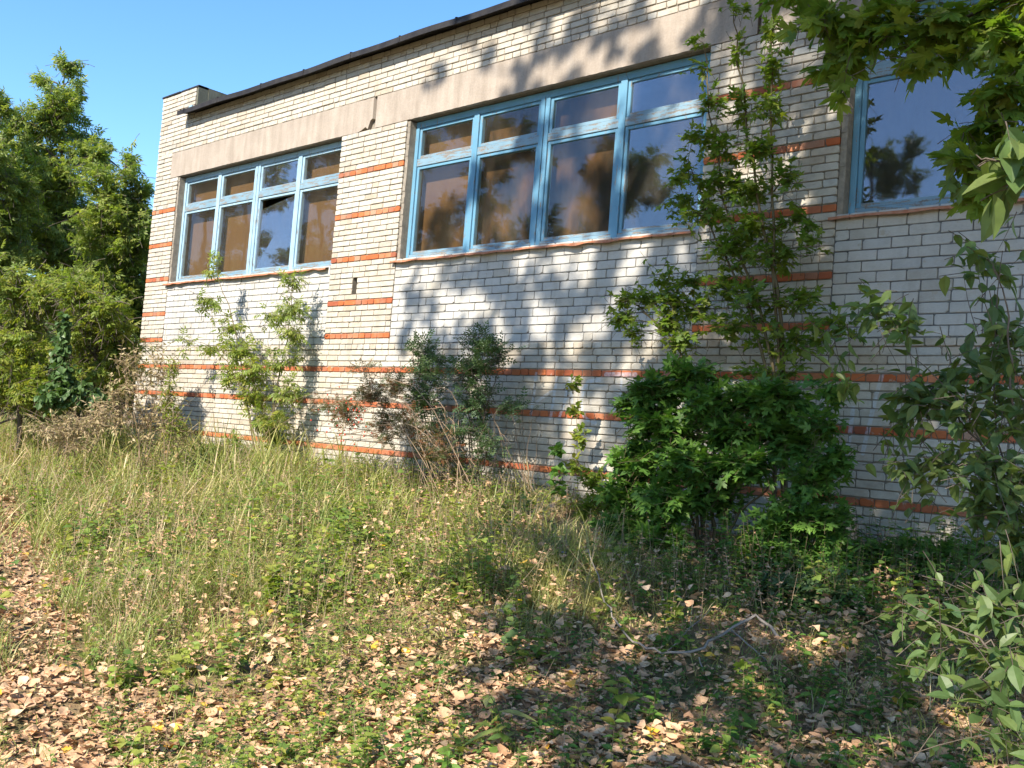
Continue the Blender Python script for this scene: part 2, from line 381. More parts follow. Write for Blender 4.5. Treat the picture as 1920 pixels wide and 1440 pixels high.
for c_ in range(5, 44):
    for i, (a, b_) in enumerate(PIL):
        if c_ in REDC: lay(a, b_, c_ * C, 's', 'h', 'R', 0, .92)
        elif i == 1 and c_ in HOLE[2]:
            lay(a, HOLE[0], c_ * C, 's', 'h', 'W', 0, .1); lay(HOLE[1], b_, c_ * C, 's', 'h', 'W', 0, .1)
        else: lay(a, b_, c_ * C, 's', 'h', 'W', 0, .13, .12 if c_ % 2 else .25)
LZ0, LZ1 = 3.352, 3.803
for i, (a, b_) in enumerate(PAN):
    pc = .0975; n_ = 11; z_top = 1.40
    for k in range(n_):
        z = 4.5 * C + .004 + (k + .5) * pc
        if z > z_top: break
        lay(a, b_, z, 'p', 'q', 'P', .008, .03, .12 if k % 2 else .25)
    lay(a, b_, 4.5 * C + 11.5 * pc - .026, 's', 'h', 'P', .008, .03, .12)
for k in range(6): lay(XL, -4.93, LZ0 + (k + .5) * C, 's', 'h', 'W', 0, .1, .12 if k % 2 else .25)
for k in range(8): lay(XL, XR, LZ1 + (k + .5) * C + (.004 if k else 0), 's', 'h', 'W', 0, .9 if k == 0 else .12, .12 if k % 2 else .25)
for k in range(6): lay(XL, -4.30, LZ1 + (8 + k + .5) * C + .004, 's', 'h', 'W', 0, .1, .12 if k % 2 else .25)
# ragged broken bricks: leave a few out above the eave joint
def graf_zone(x, z): return (3.6 < x < 6.2 and -.75 < z < .2) or (7.3 < x < 8.6 and -1.0 < z < .1)
scored = []
for i, bk in enumerate(bricks):
    x, z, y, L, kd, mt = bk
    px, py, dd = proj((x, 0, z))
    s = -1
    if -20 < px < 1940 and -20 < py < 1460: s = L * .07 / dd ** 2 * (1 - .0)
    if 1140 < px < 1560 and 480 < py < 1060: s *= .3
    scored.append(s)
top = set(np.argsort(scored)[-300:])
BM = {'W': M_W, 'P': M_P, 'R': M_R}
mlist = [M_W, M_P, M_R, M_WG, M_RG]; mi = {'W': 0, 'P': 1, 'R': 2}
mb = MB(); shared = {}
for i, (x, z, y, L, kd, mt) in enumerate(bricks):
    v = int(rng.integers(0, 7)); V, T = TM[kd][v]; g = graf_zone(x, z) and mt != 'P'
    sx = L / TW[kd]; flip = -1 if False else 1
    idx = mi[mt] if not g else (3 if mt == 'W' else 4)
    if i in top:
        key = (kd, v, idx)
        if key not in shared:
            o = mesh_tri('brick', V, T, mlist[idx], parent=BLD); shared[key] = o.data
        else:
            o = bpy.data.objects.new('brick', shared[key]); COL.objects.link(o); o.parent = BLD
        o.location = (x, y, z); o.scale = (sx, 1, 1); o.rotation_euler = (0, rng.uniform(-.004, .004), 0)
    else:
        mb.add(V * (sx, 1, 1) + (x, y, z), T, m=idx)
tag(mb.build('brickwork', mlist, BLD), kind='stuff')
# mortar bed and wall mass behind the bricks
mo = MB()
mo.box(XL + .01, XR, .008, .40, -2.6, 4.5 * C, m=0)
mo.box(-5.46, -4.67, .0082, .40, 4.5 * C, LZ0, m=0)
mo.box(0.01, HOLE[0] - .004, .0084, .40, 4.5 * C, LZ0, m=0); mo.box(HOLE[1] + .004, 1.40, .0084, .40, 4.5 * C, LZ0, m=0)
mo.box(HOLE[0] - .004, HOLE[1] + .004, .0086, .40, 4.5 * C, 13.5 * C, m=0); mo.box(HOLE[0] - .004, HOLE[1] + .004, .0086, .40, 16.5 * C, LZ0, m=0)
mo.box(HOLE[0] - .004, HOLE[1] + .004, .16, .40, 13.5 * C, 16.5 * C, m=0)
mo.box(6.05, 7.465, .0083, .40, 4.5 * C, LZ0, m=0)
for a, b_ in PAN: mo.box(a + (.01 if a < -4 else -.01), b_ + .01, .0145, .38, 4.5 * C, 1.425, m=1)
mo.box(XL + .01, XR, .0081, .40, LZ1, LZ1 + 8 * C, m=0)
mo.box(XL + .01, -4.94, .012, .40, LZ0, LZ1, m=0)
mo.box(-4.93, XR, .05, .40, LZ0 + .004, LZ1, m=0)
mo.box(XL + .01, -4.31, .012, .78, LZ1 + 8 * C, 4.885, m=0)
mo.box(XL + .01, XL + .3, .40, 9.0, -2.6, 4.42, m=0)
mo.box(XL + .3, XR, 8.7, 9.0, -2.6, 4.42, m=0); mo.box(XR - .3, XR, .40, 8.7, -2.6, 4.42, m=0)
mo.build('mortar_core', [M_MORT, M_MORTG], BLD)
# rendered lintel beams with ragged edges
def lintel(x0, x1, seed, notch=False):
    r = np.random.default_rng(seed); n = int((x1 - x0) / .05); xs = np.linspace(x0, x1, n)
    zb = LZ0 + r.normal(0, .0018, n).cumsum() * .25 + r.uniform(0, .005, n); zt = LZ1 - r.uniform(0, .006, n)
    zb = np.clip(zb, LZ0 - .002, LZ0 + .03)
    if notch:
        zb = zb + np.where(xs > x1 - .26, .03 + .02 * np.sin(xs * 40), 0) + np.where(xs > x1 - .1, .10, 0)
    V = []; T = []
    for x, a, c_ in zip(xs, zb, zt): V += [(x, -.004, a), (x, -.004 , c_), (x, .05, a), (x, .05, c_)]
    V = np.array(V); V[:, 0] += np.where((V[:, 0] > x1 - .01) & notch, r.uniform(-.02, .005, len(V)), 0)
    for k in range(n - 1):
        o = 4 * k
        for a, b_, c_, d in ((0, 4, 5, 1), (2, 0, 1, 3), (0, 2, 6, 4), (1, 5, 7, 3)):
            T += [(o + a, o + b_, o + c_), (o + a, o + c_, o + d)]
    o = 4 * (n - 1); T += [(0, 1, 3), (0, 3, 2), (o, o + 2, o + 3), (o, o + 3, o + 1)]
    return mesh_tri('lintel', V, T, M_CONC, parent=BLD)
lintel(-4.93, .675, 1, True); lintel(.735, 6.56, 2); lintel(6.60, XR, 3)
# tower cap side, roof, eave
tw = MB(); tw.bev(-4.30, -4.262, .012, .20, LZ1 + 8 * C, 4.93, b=.003); tw.bev(-4.30, -4.258, .206, .78, LZ1 + 8 * C, 4.915, b=.003)
tw.build('tower_cladding', M_CONC2, BLD)
cp_ = MB(); cp_.bev(XL - .02, -4.86, -.02, .79, 4.885, 4.915, b=.004); cp_.bev(-4.85, -4.262, .0, .79, 4.887, 4.925, b=.006)
cp_.build('tower_coping', M_BITU, BLD)
rf = MB()
xs = np.arange(-4.52, XR + .2, .25)
for a, b_ in zip(xs[:-1], xs[1:]):
    wz = .010 * math.sin(a * 1.1) + .006 * math.sin(a * 3.7 + 1); wz2 = .010 * math.sin(b_ * 1.1) + .006 * math.sin(b_ * 3.7 + 1)
    V, T = box_vt(a, b_, -.20, .02, 4.39, 4.432); V[[0, 1, 4, 5], 2] += wz; V[[2, 3, 6, 7], 2] += wz2; V[[4, 5, 6, 7], 2] += 0; V[[1, 2, 5, 6], 2] += .05; rf.add(V, T)
    V, T = box_vt(a, b_, -.208, -.196, 4.350, 4.428); V[[0, 1, 4, 5], 2] += wz; V[[2, 3, 6, 7], 2] += wz2; rf.add(V, T)
rf.build('roof_edge', M_BITU, BLD)
for k in range(15):
    xk = -4.3 + 1.13 * k + rng.uniform(-.1, .1); wz = .010 * math.sin(xk * 1.1) + .006 * math.sin(xk * 3.7 + 1); sm = MB(); V, T = box_vt(xk, xk + .018, -.212, .01, 4.43, 4.441); V[:, 2] += wz; V[[1, 2, 5, 6], 2] += .05; sm.add(V, T); V, T = box_vt(xk, xk + .018, -.214, -.2085, 4.352, 4.438); V[:, 2] += wz; sm.add(V, T); sm.build('roof_seam', M_BITU, BLD)
rb = MB(); rb.box(-4.25, XR, .02, 9.0, 4.43, 4.50); rb.box(XL + .02, -4.26, .80, 9.0, 4.43, 4.50); rb.build('roof', M_BITU, BLD)
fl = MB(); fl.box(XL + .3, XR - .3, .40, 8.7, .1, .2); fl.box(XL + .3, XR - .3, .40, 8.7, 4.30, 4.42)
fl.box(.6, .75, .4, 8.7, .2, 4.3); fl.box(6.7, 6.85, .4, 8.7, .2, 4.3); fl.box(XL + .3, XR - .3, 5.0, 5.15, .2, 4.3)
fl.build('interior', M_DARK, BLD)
bo = MB(); bo.bev(-4.46, -4.36, -.035, .0, 4.47, 4.58); bo.build('junction_box', M_LITE, BLD)

def window(x0, x1, z0, z1, glassm, boards, lite, sill_x, seed, jamb=0.):
    W = empty('window', ((x0 + x1) / 2, .12, z0)); W.parent = BLD; 
    ox, oy, oz = (x0 + x1) / 2, .12, z0
    def bld(m_, name, mats):
        o = m_.build(name, mats, W); o.location = (-ox, -oy, -oz); return o
    mats = [M_LITE if lite else M_BLUE, M_WORN]
    Y0, Y1 = .12, .20; N = 4; bw = (x1 - x0) / N
    fr = MB()
    fr.bev(x0, x1, Y0, Y1, z1 - .085, z1, m=0); fr.bev(x0, x1, Y0, Y1, z0, z0 + .075, m=1)
    cuts = [(x0, x0 + .06)]
    for k in range(1, N):
        xm = x0 + k * bw
        if k == 2: cuts.append((xm - .07, xm + .07))
        else: cuts.append((xm - .045, xm + .045))
    cuts.append((x1 - .06, x1))
    for k, (a, b_) in enumerate(cuts):
        if k == 2:
            fr.bev(a, (a + b_) / 2 - .006, Y0 - .006, Y1, z0 + .012, z1 - .03, m=0); fr.bev((a + b_) / 2 + .006, b_, Y0 - .004, Y1, z0 + .012, z1 - .04, m=0)
            fr.box((a + b_) / 2 - .006, (a + b_) / 2 + .006, Y0 + .02, Y1, z0 + .08, z1 - .09, m=1)
        else: fr.bev(a, b_, Y0 - .005, Y1, z0 + .02, z1 - .05 if 0 < k < N else z1 - .002, m=0)
    zt0, zt1 = z0 + 1.265, z0 + 1.365
    for k in range(N): fr.bev(cuts[k][1], cuts[k + 1][0], Y0 + .003, Y1, zt0, zt1, m=1)
    bld(fr, 'frame', mats)
    for k in range(N):
        a, b_ = cuts[k][1] + .003, cuts[k + 1][0] - .003
        for (c0, c1) in ((z0 + .078, zt0 - .003), (zt1 + .003, z1 - .088)):
            s = MB(); t = .042; yy = Y0 + .014
            s.bev(a, a + t, yy, Y1 - .01, c0, c1, m=0); s.bev(b_ - t, b_, yy, Y1 - .01, c0, c1, m=0)
            s.bev(a + t, b_ - t, yy + .002, Y1 - .01, c1 - t * .9, c1, m=0); s.bev(a + t, b_ - t, yy + .002, Y1 - .01, c0, c0 + t, m=1)
            bld(s, 'sash', mats)
            lo = c0 < zt0 - .5
            if lo and k == 2 and lite:   # slipped and broken pane
                V = np.array([(a + t - .004, .155, c0 + t), (b_ - t + .004, .155, c0 + t), (b_ - t + .004, .162, c1 - t * 1.1), (a + t - .004, .166, c1 - .19)])
                V = np.concatenate([V, V + (0, .004, 0)]); T = [(0,1,2),(0,2,3),(4,6,5),(4,7,6),(0,4,5),(0,5,1),(1,5,6),(1,6,2),(2,6,7),(2,7,3),(3,7,4),(3,4,0)]
                o = mesh_tri('pane', V, T, glassm[k], parent=W); o.location = (-ox, -oy, -oz); o['label'] = 'slipped broken pane with a gap at its top'
            else:
                g = MB(); g.box(a + t - .004, b_ - t + .004, .153, .157, c0 + t - .004, c1 - t * .9 + .004); bld(g, 'pane', glassm[k])
    for k in range(N):
        if boards[k]:
            g = MB(); g.box(x0 + k * bw + .012, x0 + (k + 1) * bw - .012, .30, .32, z0 + .03, z1 - .01); bld(g, 'board', M_BOARD if boards[k] == 1 else M_BOARD2)
    # metal sill sheet
    r = np.random.default_rng(seed); xs = np.arange(sill_x[0], sill_x[1], .04); n = len(xs)
    wv = np.convolve(r.normal(0, 1, n + 8), np.hanning(9) / 4, 'same')[:n] * .015
    V = []
    for x, q in zip(xs, wv):
        V += [(x, .135, z0 + .012), (x, .02, z0 - .008), (x, -.06 + q * .6, z0 - .028 + q * .5), (x, -.062 + q * .6, z0 - .052 + q), (x, -.055 + q * .6, z0 - .052 + q), (x, -.05, z0 - .035 + q * .5), (x, .135, z0 + .002)]
    T = []
    for k in range(n - 1):
        for j in range(6):
            a = 7 * k + j; T += [(a, a + 1, a + 8), (a, a + 8, a + 7)]
    o = mesh_tri('sill', V, T, M_SILL, parent=W); o.location = (-ox, -oy, -oz)
    if jamb > 0:
        g = MB()
        for k in range(24):
            za = z0 - .03 + k * (z1 - z0 + .02) / 24; g.bev(x0 - jamb, x0 - .002, .004 + r.uniform(0, .01), .19, za, za + (z1 - z0 + .02) / 24 - .0005, b=.002)
        bld(g, 'plaster_jamb', M_PLAST)
    return W
G1, G2 = M_GLASS, M_GLASS2
w1 = window(-4.60, -.012, 1.47, 3.345, [G1, G1, G2, G1], [1, 1, 0, 1], True, (-4.72, -.01), 3, .05)
w1['label'] = 'leftmost window, pale blue frame and brown panes, one broken'
w2 = window(1.47, 6.03, 1.47, 3.345, [G1, G1, G1, G2], [1, 2, 2, 0], False, (1.36, 6.04), 4, .055)
w2['label'] = 'middle window with flaking blue frame and dark panes'
w3 = window(7.535, XR, 1.47, 3.345, [G2] * 4, [0, 0, 0, 0], False, (7.43, XR), 5, .06)
w3['label'] = 'right window behind maple leaves, reflecting the sky'
# ------------------------------------------------------------------ leaf shapes (base at the origin, tip along +Y, face +Z)
def fan(outline, cen, zf):
    P = [(*cen, zf(*cen))] + [(x, y, zf(x, y)) for x, y in outline]
    n = len(outline); T = [(0, i + 1, (i + 1) % n + 1) for i in range(n)]
    return np.array(P, float), np.array(T)
def maple(detail=True):
    lobes = [(-118, .42), (-62, .78), (0, 1.0), (62, .78), (118, .42)]
    c0 = np.array([0, .30]); pts = [(0.0, 0.05)]
    seq = lobes[::-1]
    def pol(a, r): a = math.radians(a); return (c0[0] + math.sin(a) * r * .66, c0[1] + math.cos(a) * r * .68)
    for i, (a, r) in enumerate(seq):
        if detail: pts += [pol(a + 21, r * .62), pol(a + 15, r * .80), pol(a + 7, r * .74)]
        else: pts += [pol(a + 17, r * .66)]
        pts.append(pol(a, r))
        if detail: pts += [pol(a - 7, r * .74), pol(a - 15, r * .80), pol(a - 21, r * .62)]
        else: pts += [pol(a - 17, r * .66)]
        if i < 4:
            a2, r2 = seq[i + 1]; pts.append(pol((a + a2) / 2, min(r, r2) * .46))
    return fan(pts, c0, lambda x, y: .10 * abs(x) - .22 * (x * x + (y - .3) ** 2) + .02 * math.sin(9 * x + 4 * y))
def lance(wd, n=3, droop=.15, fold=.12):
    V = []; T = []
    for i in range(n + 2):
        t = i / (n + 1); hw = wd * math.sin(math.pi * min(1, t ** .75)) if 0 < i < n + 1 else 0.004
        z = -droop * t * t
        V += [(-hw, t, z + fold * hw), (0, t, z), (hw, t, z + fold * hw)]
    for i in range(n + 1):
        a = 3 * i
        T += [(a, a + 1, a + 4), (a, a + 4, a + 3), (a + 1, a + 2, a + 5), (a + 1, a + 5, a + 4)]
    return np.array(V, float), np.array(T)
def flat_lance(wd, droop=.1):
    V = np.array([(0, 0, 0), (-wd, .4, -droop * .2 + wd * .2), (wd, .4, -droop * .2 + wd * .2), (0, 1, -droop), (0, .45, -droop * .3)], float)
    return V, np.array([(0, 4, 1), (0, 2, 4), (1, 4, 3), (4, 2, 3)])
def join(parts):
    V = []; T = []; n = 0
    for v, t in parts: V.append(v); T.append(t + n); n += len(v)
    return np.concatenate(V), np.concatenate(T)
def rotz(a): return np.array([[math.cos(a), -math.sin(a), 0], [math.sin(a), math.cos(a), 0], [0, 0, 1]])
def rotx(a): return np.array([[1, 0, 0], [0, math.cos(a), -math.sin(a)], [0, math.sin(a), math.cos(a)]])
def compound(k=5, wd=.17, ln=.42, lo=False):
    parts = []; lf = flat_lance(wd, .2) if lo else lance(wd, 2, .2)
    for i in range(k):
        if i == k - 1: a, y = 0, .55
        else: a, y = (1 if i % 2 else -1) * math.radians(58), .22 + .2 * (i // 2)
        v = lf[0] * ln * (1.15 if a == 0 else 1) @ rotx(-.25).T @ rotz(-a).T + (0, y, -.12 * y)
        parts.append((v, lf[1]))
    sv = np.array([(-.006, 0, 0), (.006, 0, 0), (.004, .6, -.08), (-.004, .6, -.08)]); parts.append((sv, np.array([(0, 1, 2), (0, 2, 3)])))
    return join(parts)
def pinnate(k=7):
    parts = []; lf = flat_lance(.24, .1)
    for i in range(k):
        if i == k - 1: a, y = 0, .74
        else: a, y = (1 if i % 2 else -1) * math.radians(65), .2 + .24 * (i // 2)
        parts.append((lf[0] * .34 @ rotz(-a).T + (0, y, 0), lf[1]))
    return join(parts)
T_MAPLE = maple(True); T_MAPLO = maple(False); T_OVAL = lance(.24, 4, .16, .35); T_OVLO = flat_lance(.25)
T_COMP = compound(5); T_COMPLO = compound(5, .19, .44, True); T_PIN = pinnate(); T_LANCE = lance(.13, 3, .3, .2); T_HEART = lance(.40, 4, .15, .25)
T_LITTER = []
for q in range(4):
    v, t = lance((.36, .46, .28, .40)[q], 3, .0, .1); v = v.copy(); v[:, 2] += (.35 + .25 * q) * (v[:, 1] - .5) ** 2 * (1 if q % 2 else -1) + (.5 - .3 * q) * v[:, 0] ** 2; T_LITTER.append((v, t))

def frames(D, Nn):
    """rotation matrices with +Y along D and +Z near Nn"""
    D = D / (np.linalg.norm(D, axis=1)[:, None] + 1e-9)
    X = np.cross(D, Nn); X /= np.linalg.norm(X, axis=1)[:, None] + 1e-9
    Z = np.cross(X, D)
    return np.stack([X, D, Z], 2)
def scatter(tmpl, P, R, S):
    V, T = tmpl; n = len(P)
    W = np.einsum('nij,vj->nvi', R, V) * np.asarray(S)[:, None, None] + P[:, None]
    TT = T[None] + (np.arange(n) * len(V))[:, None, None]
    return W.reshape(-1, 3), TT.reshape(-1, 3)

class Plant:
    def __init__(s, name, label, cat, base, group=None, seed=1):
        s.root = tag(empty(name, tuple(base)), label, cat, group); s.base = np.array(base, float); s.r = np.random.default_rng(seed)
        s.tubes = []; s.stemsP = []; s.LP = []; s.LD = []; s.LN = []; s.LS = []
    def stem(s, pts, r0, r1, n=14, wob=.02, k=5, smp=True):
        pts = np.asarray(pts, float); m = len(pts); t = np.linspace(0, m - 1, n)
        P = np.stack([np.interp(t, range(m), pts[:, i]) for i in range(3)], 1)
        if m > 2:
            for _ in range(2): P[1:-1] = .25 * P[:-2] + .5 * P[1:-1] + .25 * P[2:]
        P[1:-1] += s.r.normal(0, wob, (n - 2, 3)) * .5
        s.tubes.append((P, np.linspace(r0, r1, n), k))
        if smp: s.stemsP.append(np.concatenate([P, np.linspace(r0, r1, n)[:, None]], 1))
        return P
    def leaf(s, p, d, nrm, sz): s.LP.append(p); s.LD.append(d); s.LN.append(nrm); s.LS.append(sz)
    def twig(s, a, e, rad, nl, sz, droop=.5, tang=.9, k=3, t0=.25, up=1., curve=.15, jit=.4, flat=1.):
        r = s.r; a = np.asarray(a); e = np.asarray(e); L = np.linalg.norm(e - a) + 1e-6
        mid = (a + e) / 2 + np.array([0, 0, 1]) * L * curve + r.normal(0, .06 * L, 3)
        t = np.linspace(0, 1, 5)[:, None]; P = (1 - t) ** 2 * a + 2 * t * (1 - t) * mid + t * t * e
        s.tubes.append((P, np.linspace(rad, rad * .35, 5), k))
        dirn = (e - a) / L; side = np.cross(dirn, [0, 0, 1.]); side /= np.linalg.norm(side) + 1e-6
        for i in range(nl):
            q = t0 + (1 - t0) * (i + r.random()) / nl
            p = (1 - q) ** 2 * a + 2 * q * (1 - q) * mid + q * q * e
            sg = 1 if i % 2 else -1
            d = dirn * (.55 + .5 * q) + side * sg * tang * r.uniform(.5, 1.2) + r.normal(0, .28, 3); d[2] -= droop * r.uniform(.3, 1.3)
            nrm = np.array([0, 0, up]) * flat + r.normal(0, jit, 3) + np.array([0, -.25, 0])
            s.leaf(p, d, nrm, sz * r.uniform(.6, 1.15))
        d = dirn.copy(); d[2] -= droop * .6
        s.leaf(P[-1], d, np.array([0, -.2, up]) + r.normal(0, jit, 3), sz * r.uniform(.8, 1.15))
    def clump(s, c, R, n, nl, sz, tl=.5, rad=.004, inner=0., outw=.6, upw=.35, droop=.5, **kw):
        """n leafy twigs ending inside the ellipsoid round c; each grows off the nearest limb"""
        r = s.r; S = np.concatenate(s.stemsP) if s.stemsP else None; R = np.asarray(R, float) * np.ones(3)
        ends = []
        for _ in range(n):
            u = r.normal(0, 1, 3); u /= np.linalg.norm(u); q = r.random() ** (1 / 2.2); q = max(q, inner)
            e = c + u * R * q
            if e[2] < ground(e[0], e[1]) + .04: e[2] = ground(e[0], e[1]) + r.uniform(.04, .2)
            d = u * outw + np.array([0, 0, upw]) + r.normal(0, .35, 3); d /= np.linalg.norm(d)
            a = e - d * tl * r.uniform(.6, 1.2)
            if a[1] > -.03 and e[1] <= 0 and e[0] > -5.5: a[1] = -.03
            s.twig(a, e, rad, nl, sz, droop=droop, **kw); ends.append(a)
        return ends
    def limb_to(s, c, r1=.006, rad=None, wob=.03, low=.25):
        S = np.concatenate(s.stemsP); c = np.asarray(c)
        d = np.linalg.norm(S[:, :3] - c, axis=1) + np.where(S[:, 2] > c[2] - low * np.linalg.norm(S[:, :3] - c, axis=1), 3., 0)
        i = d.argmin(); a = S[i, :3]; r0 = min(S[i, 3] * .7, rad or 9)
        L = np.linalg.norm(c - a); mid = a + (c - a) * .5 + np.array([0, 0, .10 * L]) + s.r.normal(0, .05 * L, 3)
        return s.stem([a, mid, c], r0, r1, 9, wob * L * .3)
    def finish(s, leaf_t, leaf_m, bark_m, n_single=0, lname='leaf', stuff='foliage', stemname='stem', lo_t=None, sel=None):
        if s.tubes:
            V = []; T = []; n = 0
            for P, R, k in s.tubes:
                v, t = tube_vt(P, R, k); V.append(v); T.append(t + n); n += len(v)
            o = mesh_tri(stemname, np.concatenate(V) - s.base, np.concatenate(T), bark_m, parent=s.root, smooth=True)
        P = np.array(s.LP); D = np.array(s.LD); N_ = np.array(s.LN); S = np.array(s.LS)
        keep = (P[:, 1] < -.02) | (P[:, 0] < -5.6)
        P, D, N_, S = P[keep], D[keep], N_[keep], S[keep]
        R = frames(D, N_)
        idx = np.array([], int)
        if n_single:
            px, py, dd = proj(P); sc_ = np.where((px > -20) & (px < 1940) & (py > -20) & (py < 1460) & (dd > 0), S / np.maximum(dd, .1), -1)
            idx = np.argsort(-sc_)[:n_single]; idx = idx[sc_[idx] > 0]
        me = None; oi = s.r.random(len(idx))
        for j in idx:
            if me is None:
                o = mesh_tri(lname, leaf_t[0], leaf_t[1], leaf_m, parent=s.root); me = o.data
            else:
                o = bpy.data.objects.new(lname, me); COL.objects.link(o); o.parent = s.root
            M = Matrix(((R[j] * S[j]).tolist())).to_4x4(); M.translation = Vector(P[j] - s.base); o.matrix_local = M
        rest = np.ones(len(P), bool); rest[idx] = False
        if rest.any():
            tt = lo_t or leaf_t
            V, T = scatter(tt, P[rest] - s.base, R[rest], S[rest])
            o = mesh_tri(stuff, V, T, leaf_m, np.repeat(s.r.random(rest.sum()), len(tt[0])), s.root); 
            if rest.sum() > 20: o['kind'] = 'stuff'
        return s

# ------------------------------------------------------------------ ground
gx = np.concatenate([np.linspace(-300, -30, 12), np.linspace(-28, -6, 45), np.linspace(-5.7, 16, 260), np.linspace(17, 60, 12), [120, 300]])
gy = np.concatenate([[-300, -120, -60], np.linspace(-40, -12, 15), np.linspace(-11, .35, 170), np.linspace(.8, 30, 25), [60, 120, 300]])
GX, GY = np.meshgrid(gx, gy); GZ = ground(GX, GY)
far = (np.abs(GX) > 40) | (np.abs(GY) > 40)
GZ = GZ + np.where(far, 0, np.random.default_rng(3).normal(0, .008, GX.shape))
nx, ny = len(gx), len(gy); I = np.arange(nx * ny).reshape(ny, nx)
A, B_, C_, D_ = I[:-1, :-1].ravel(), I[:-1, 1:].ravel(), I[1:, 1:].ravel(), I[1:, :-1].ravel()
gnd = mesh_tri('ground', np.stack([GX, GY, GZ], -1).reshape(-1, 3), np.concatenate([np.stack([A, B_, C_], 1), np.stack([A, C_, D_], 1)]), M_SOIL, smooth=True)
tag(gnd, kind='structure')

# ---- where what grows: density maps laid over the plot (path, litter, tall weeds), sampled over the plot in polar rings
def plot_points(n, r0, r1, seed, power=1.0):
    r = np.random.default_rng(seed)
    az = YAW + r.uniform(-math.radians(42), math.radians(40), n); q = r.random(n)
    rr = r0 * (r1 / r0) ** (q ** power)
    x = CAM[0] + np.sin(az) * rr; y = CAM[1] + np.cos(az) * rr
    ok = (y < -.02) | ((x < -5.6) & (y < 8)); return x[ok], y[ok]
pathp = np.array([atg(*p) for p in [(-60, 860), (0, 985), (45, 1090), (75, 1200), (60, 1330), (90, 1440)]])[:, :2]
pathp = np.concatenate([pathp, pathp[-1:] + (pathp[-1:] - pathp[-3:-2]) * 2])
def path_dist(x, y):
    d = np.full(len(x), 9.)
    for a, b_ in zip(pathp[:-1], pathp[1:]):
        v = b_ - a; t = np.clip(((x - a[0]) * v[0] + (y - a[1]) * v[1]) / (v @ v), 0, 1)
        d = np.minimum(d, np.hypot(x - a[0] - t * v[0], y - a[1] - t * v[1]))
    return d
def nz(x, y, s, o=0.):
    return np.sin(x * s + 1.3 * np.sin(y * s * .7 + o) + o) * np.cos(y * s * 1.1 + 1.7 * np.sin(x * s * .6 + 2 * o))
A1 = atg(0, 1180)[:2]; A2 = atg(700, 1200)[:2]; A3 = atg(1100, 1180)[:2]
def front(x, y):
    """0 at the wall side of the plot, 1 in the leaf covered strip near the viewer"""
    d = np.hypot(x - CAM[0], y - CAM[1]); side = (x - 6.5) * .5
    return sstep((6.9 - d + .35 * nz(x, y, 2.1) + .25 * nz(x, y, 5)) / 1.6)
def shadeside(x, y): return sstep((x + .25 * y - 5.9) / 1.6)
E1 = 0
def in_bush(x, y): return np.hypot((x - 6.4) / 1.3, (y + .8) / .9) < 1

# grass: two thirds of the blades stand in tufts
x, y = plot_points(210000, 2.2, 34, 11, .85)
tcx, tcy = plot_points(7000, 2.2, 34, 13, .85); _j = rng.integers(0, len(tcx), len(x)); _m = rng.random(len(x)) < .62
_tx = tcx[_j] + rng.normal(0, .045, len(x)); _ty = tcy[_j] + rng.normal(0, .045, len(x)); _ok = _m & ((_ty < -.03) | (_tx < -5.6)); x = np.where(_ok, _tx, x); y = np.where(_ok, _ty, y)
_ta = rng.uniform(0, 6.283, len(tcx)); _tl = rng.uniform(.4, 1.5, len(tcx)); _ang = np.where(_ok, _ta[_j] + rng.normal(0, .75, len(x)), rng.uniform(0, 6.283, len(x))); _hs = np.where(_ok, _tl[_j], 1.)
pd = path_dist(x, y); fr_ = front(x, y); sh = shadeside(x, y)
dens = np.where(pd < .22 + .1 * nz(x, y, 4), .08, 1.0) * (1 - .45 * fr_) * (1 - .45 * sh) * (.55 + .45 * sstep(.6 + nz(x, y, 1.9, .7))) * np.where(in_bush(x, y), .05, 1)
k = rng.random(len(x)) < dens * .9; x, y, fr_, sh, _ang, _hs = x[k], y[k], fr_[k], sh[k], _ang[k], _hs[k]
n = len(x); dist = np.hypot(x - CAM[0], y - CAM[1])
ht = (.10 + .18 * sstep(.5 + .7 * nz(x, y, .9, 2)) + .18 * (1 - fr_) * sstep((5 - x) / 6) + .14 * sstep((y + 4.2) / 2) * sstep((3.5 - x) / 3)) * rng.uniform(.5, 1.5, n) * (1 - .45 * fr_) * (1 - .25 * sh)
ht = ht * _hs; ang = _ang; lean = rng.uniform(.3, 1.6, n) ** 1.1; wd = rng.uniform(.0016, .0045, n) * np.clip(dist / 6, .8, 2.2)
L = np.stack([np.cos(ang), np.sin(ang)], 1); Pp = np.stack([-np.sin(ang), np.cos(ang)], 1)
# bunch blades leaning together
zb = ground(x, y) - .01; V = np.zeros((n, 7, 3)); ts = [0, .38, .75, 1.]
for i, t in enumerate(ts):
    off = lean * ht * t ** 1.7; hz = ht * (t - .22 * lean * t * t)
    cx_ = x + L[:, 0] * off; cy_ = y + L[:, 1] * off; cz_ = zb + hz; ww = wd * (1, .9, .6, 0)[i]
    if i < 3:
        V[:, 2 * i] = np.stack([cx_ - Pp[:, 0] * ww, cy_ - Pp[:, 1] * ww, cz_], 1); V[:, 2 * i + 1] = np.stack([cx_ + Pp[:, 0] * ww, cy_ + Pp[:, 1] * ww, cz_], 1)
    else: V[:, 6] = np.stack([cx_, cy_, cz_], 1)
Tb = np.array([(0, 1, 3), (0, 3, 2), (2, 3, 5), (2, 5, 4), (4, 5, 6)])
T = (Tb[None] + (np.arange(n) * 7)[:, None, None]).reshape(-1, 3)
straw = rng.random(n) < (.12 + .12 * nz(x, y, 1.3, 4) + .06 * (x < 4))
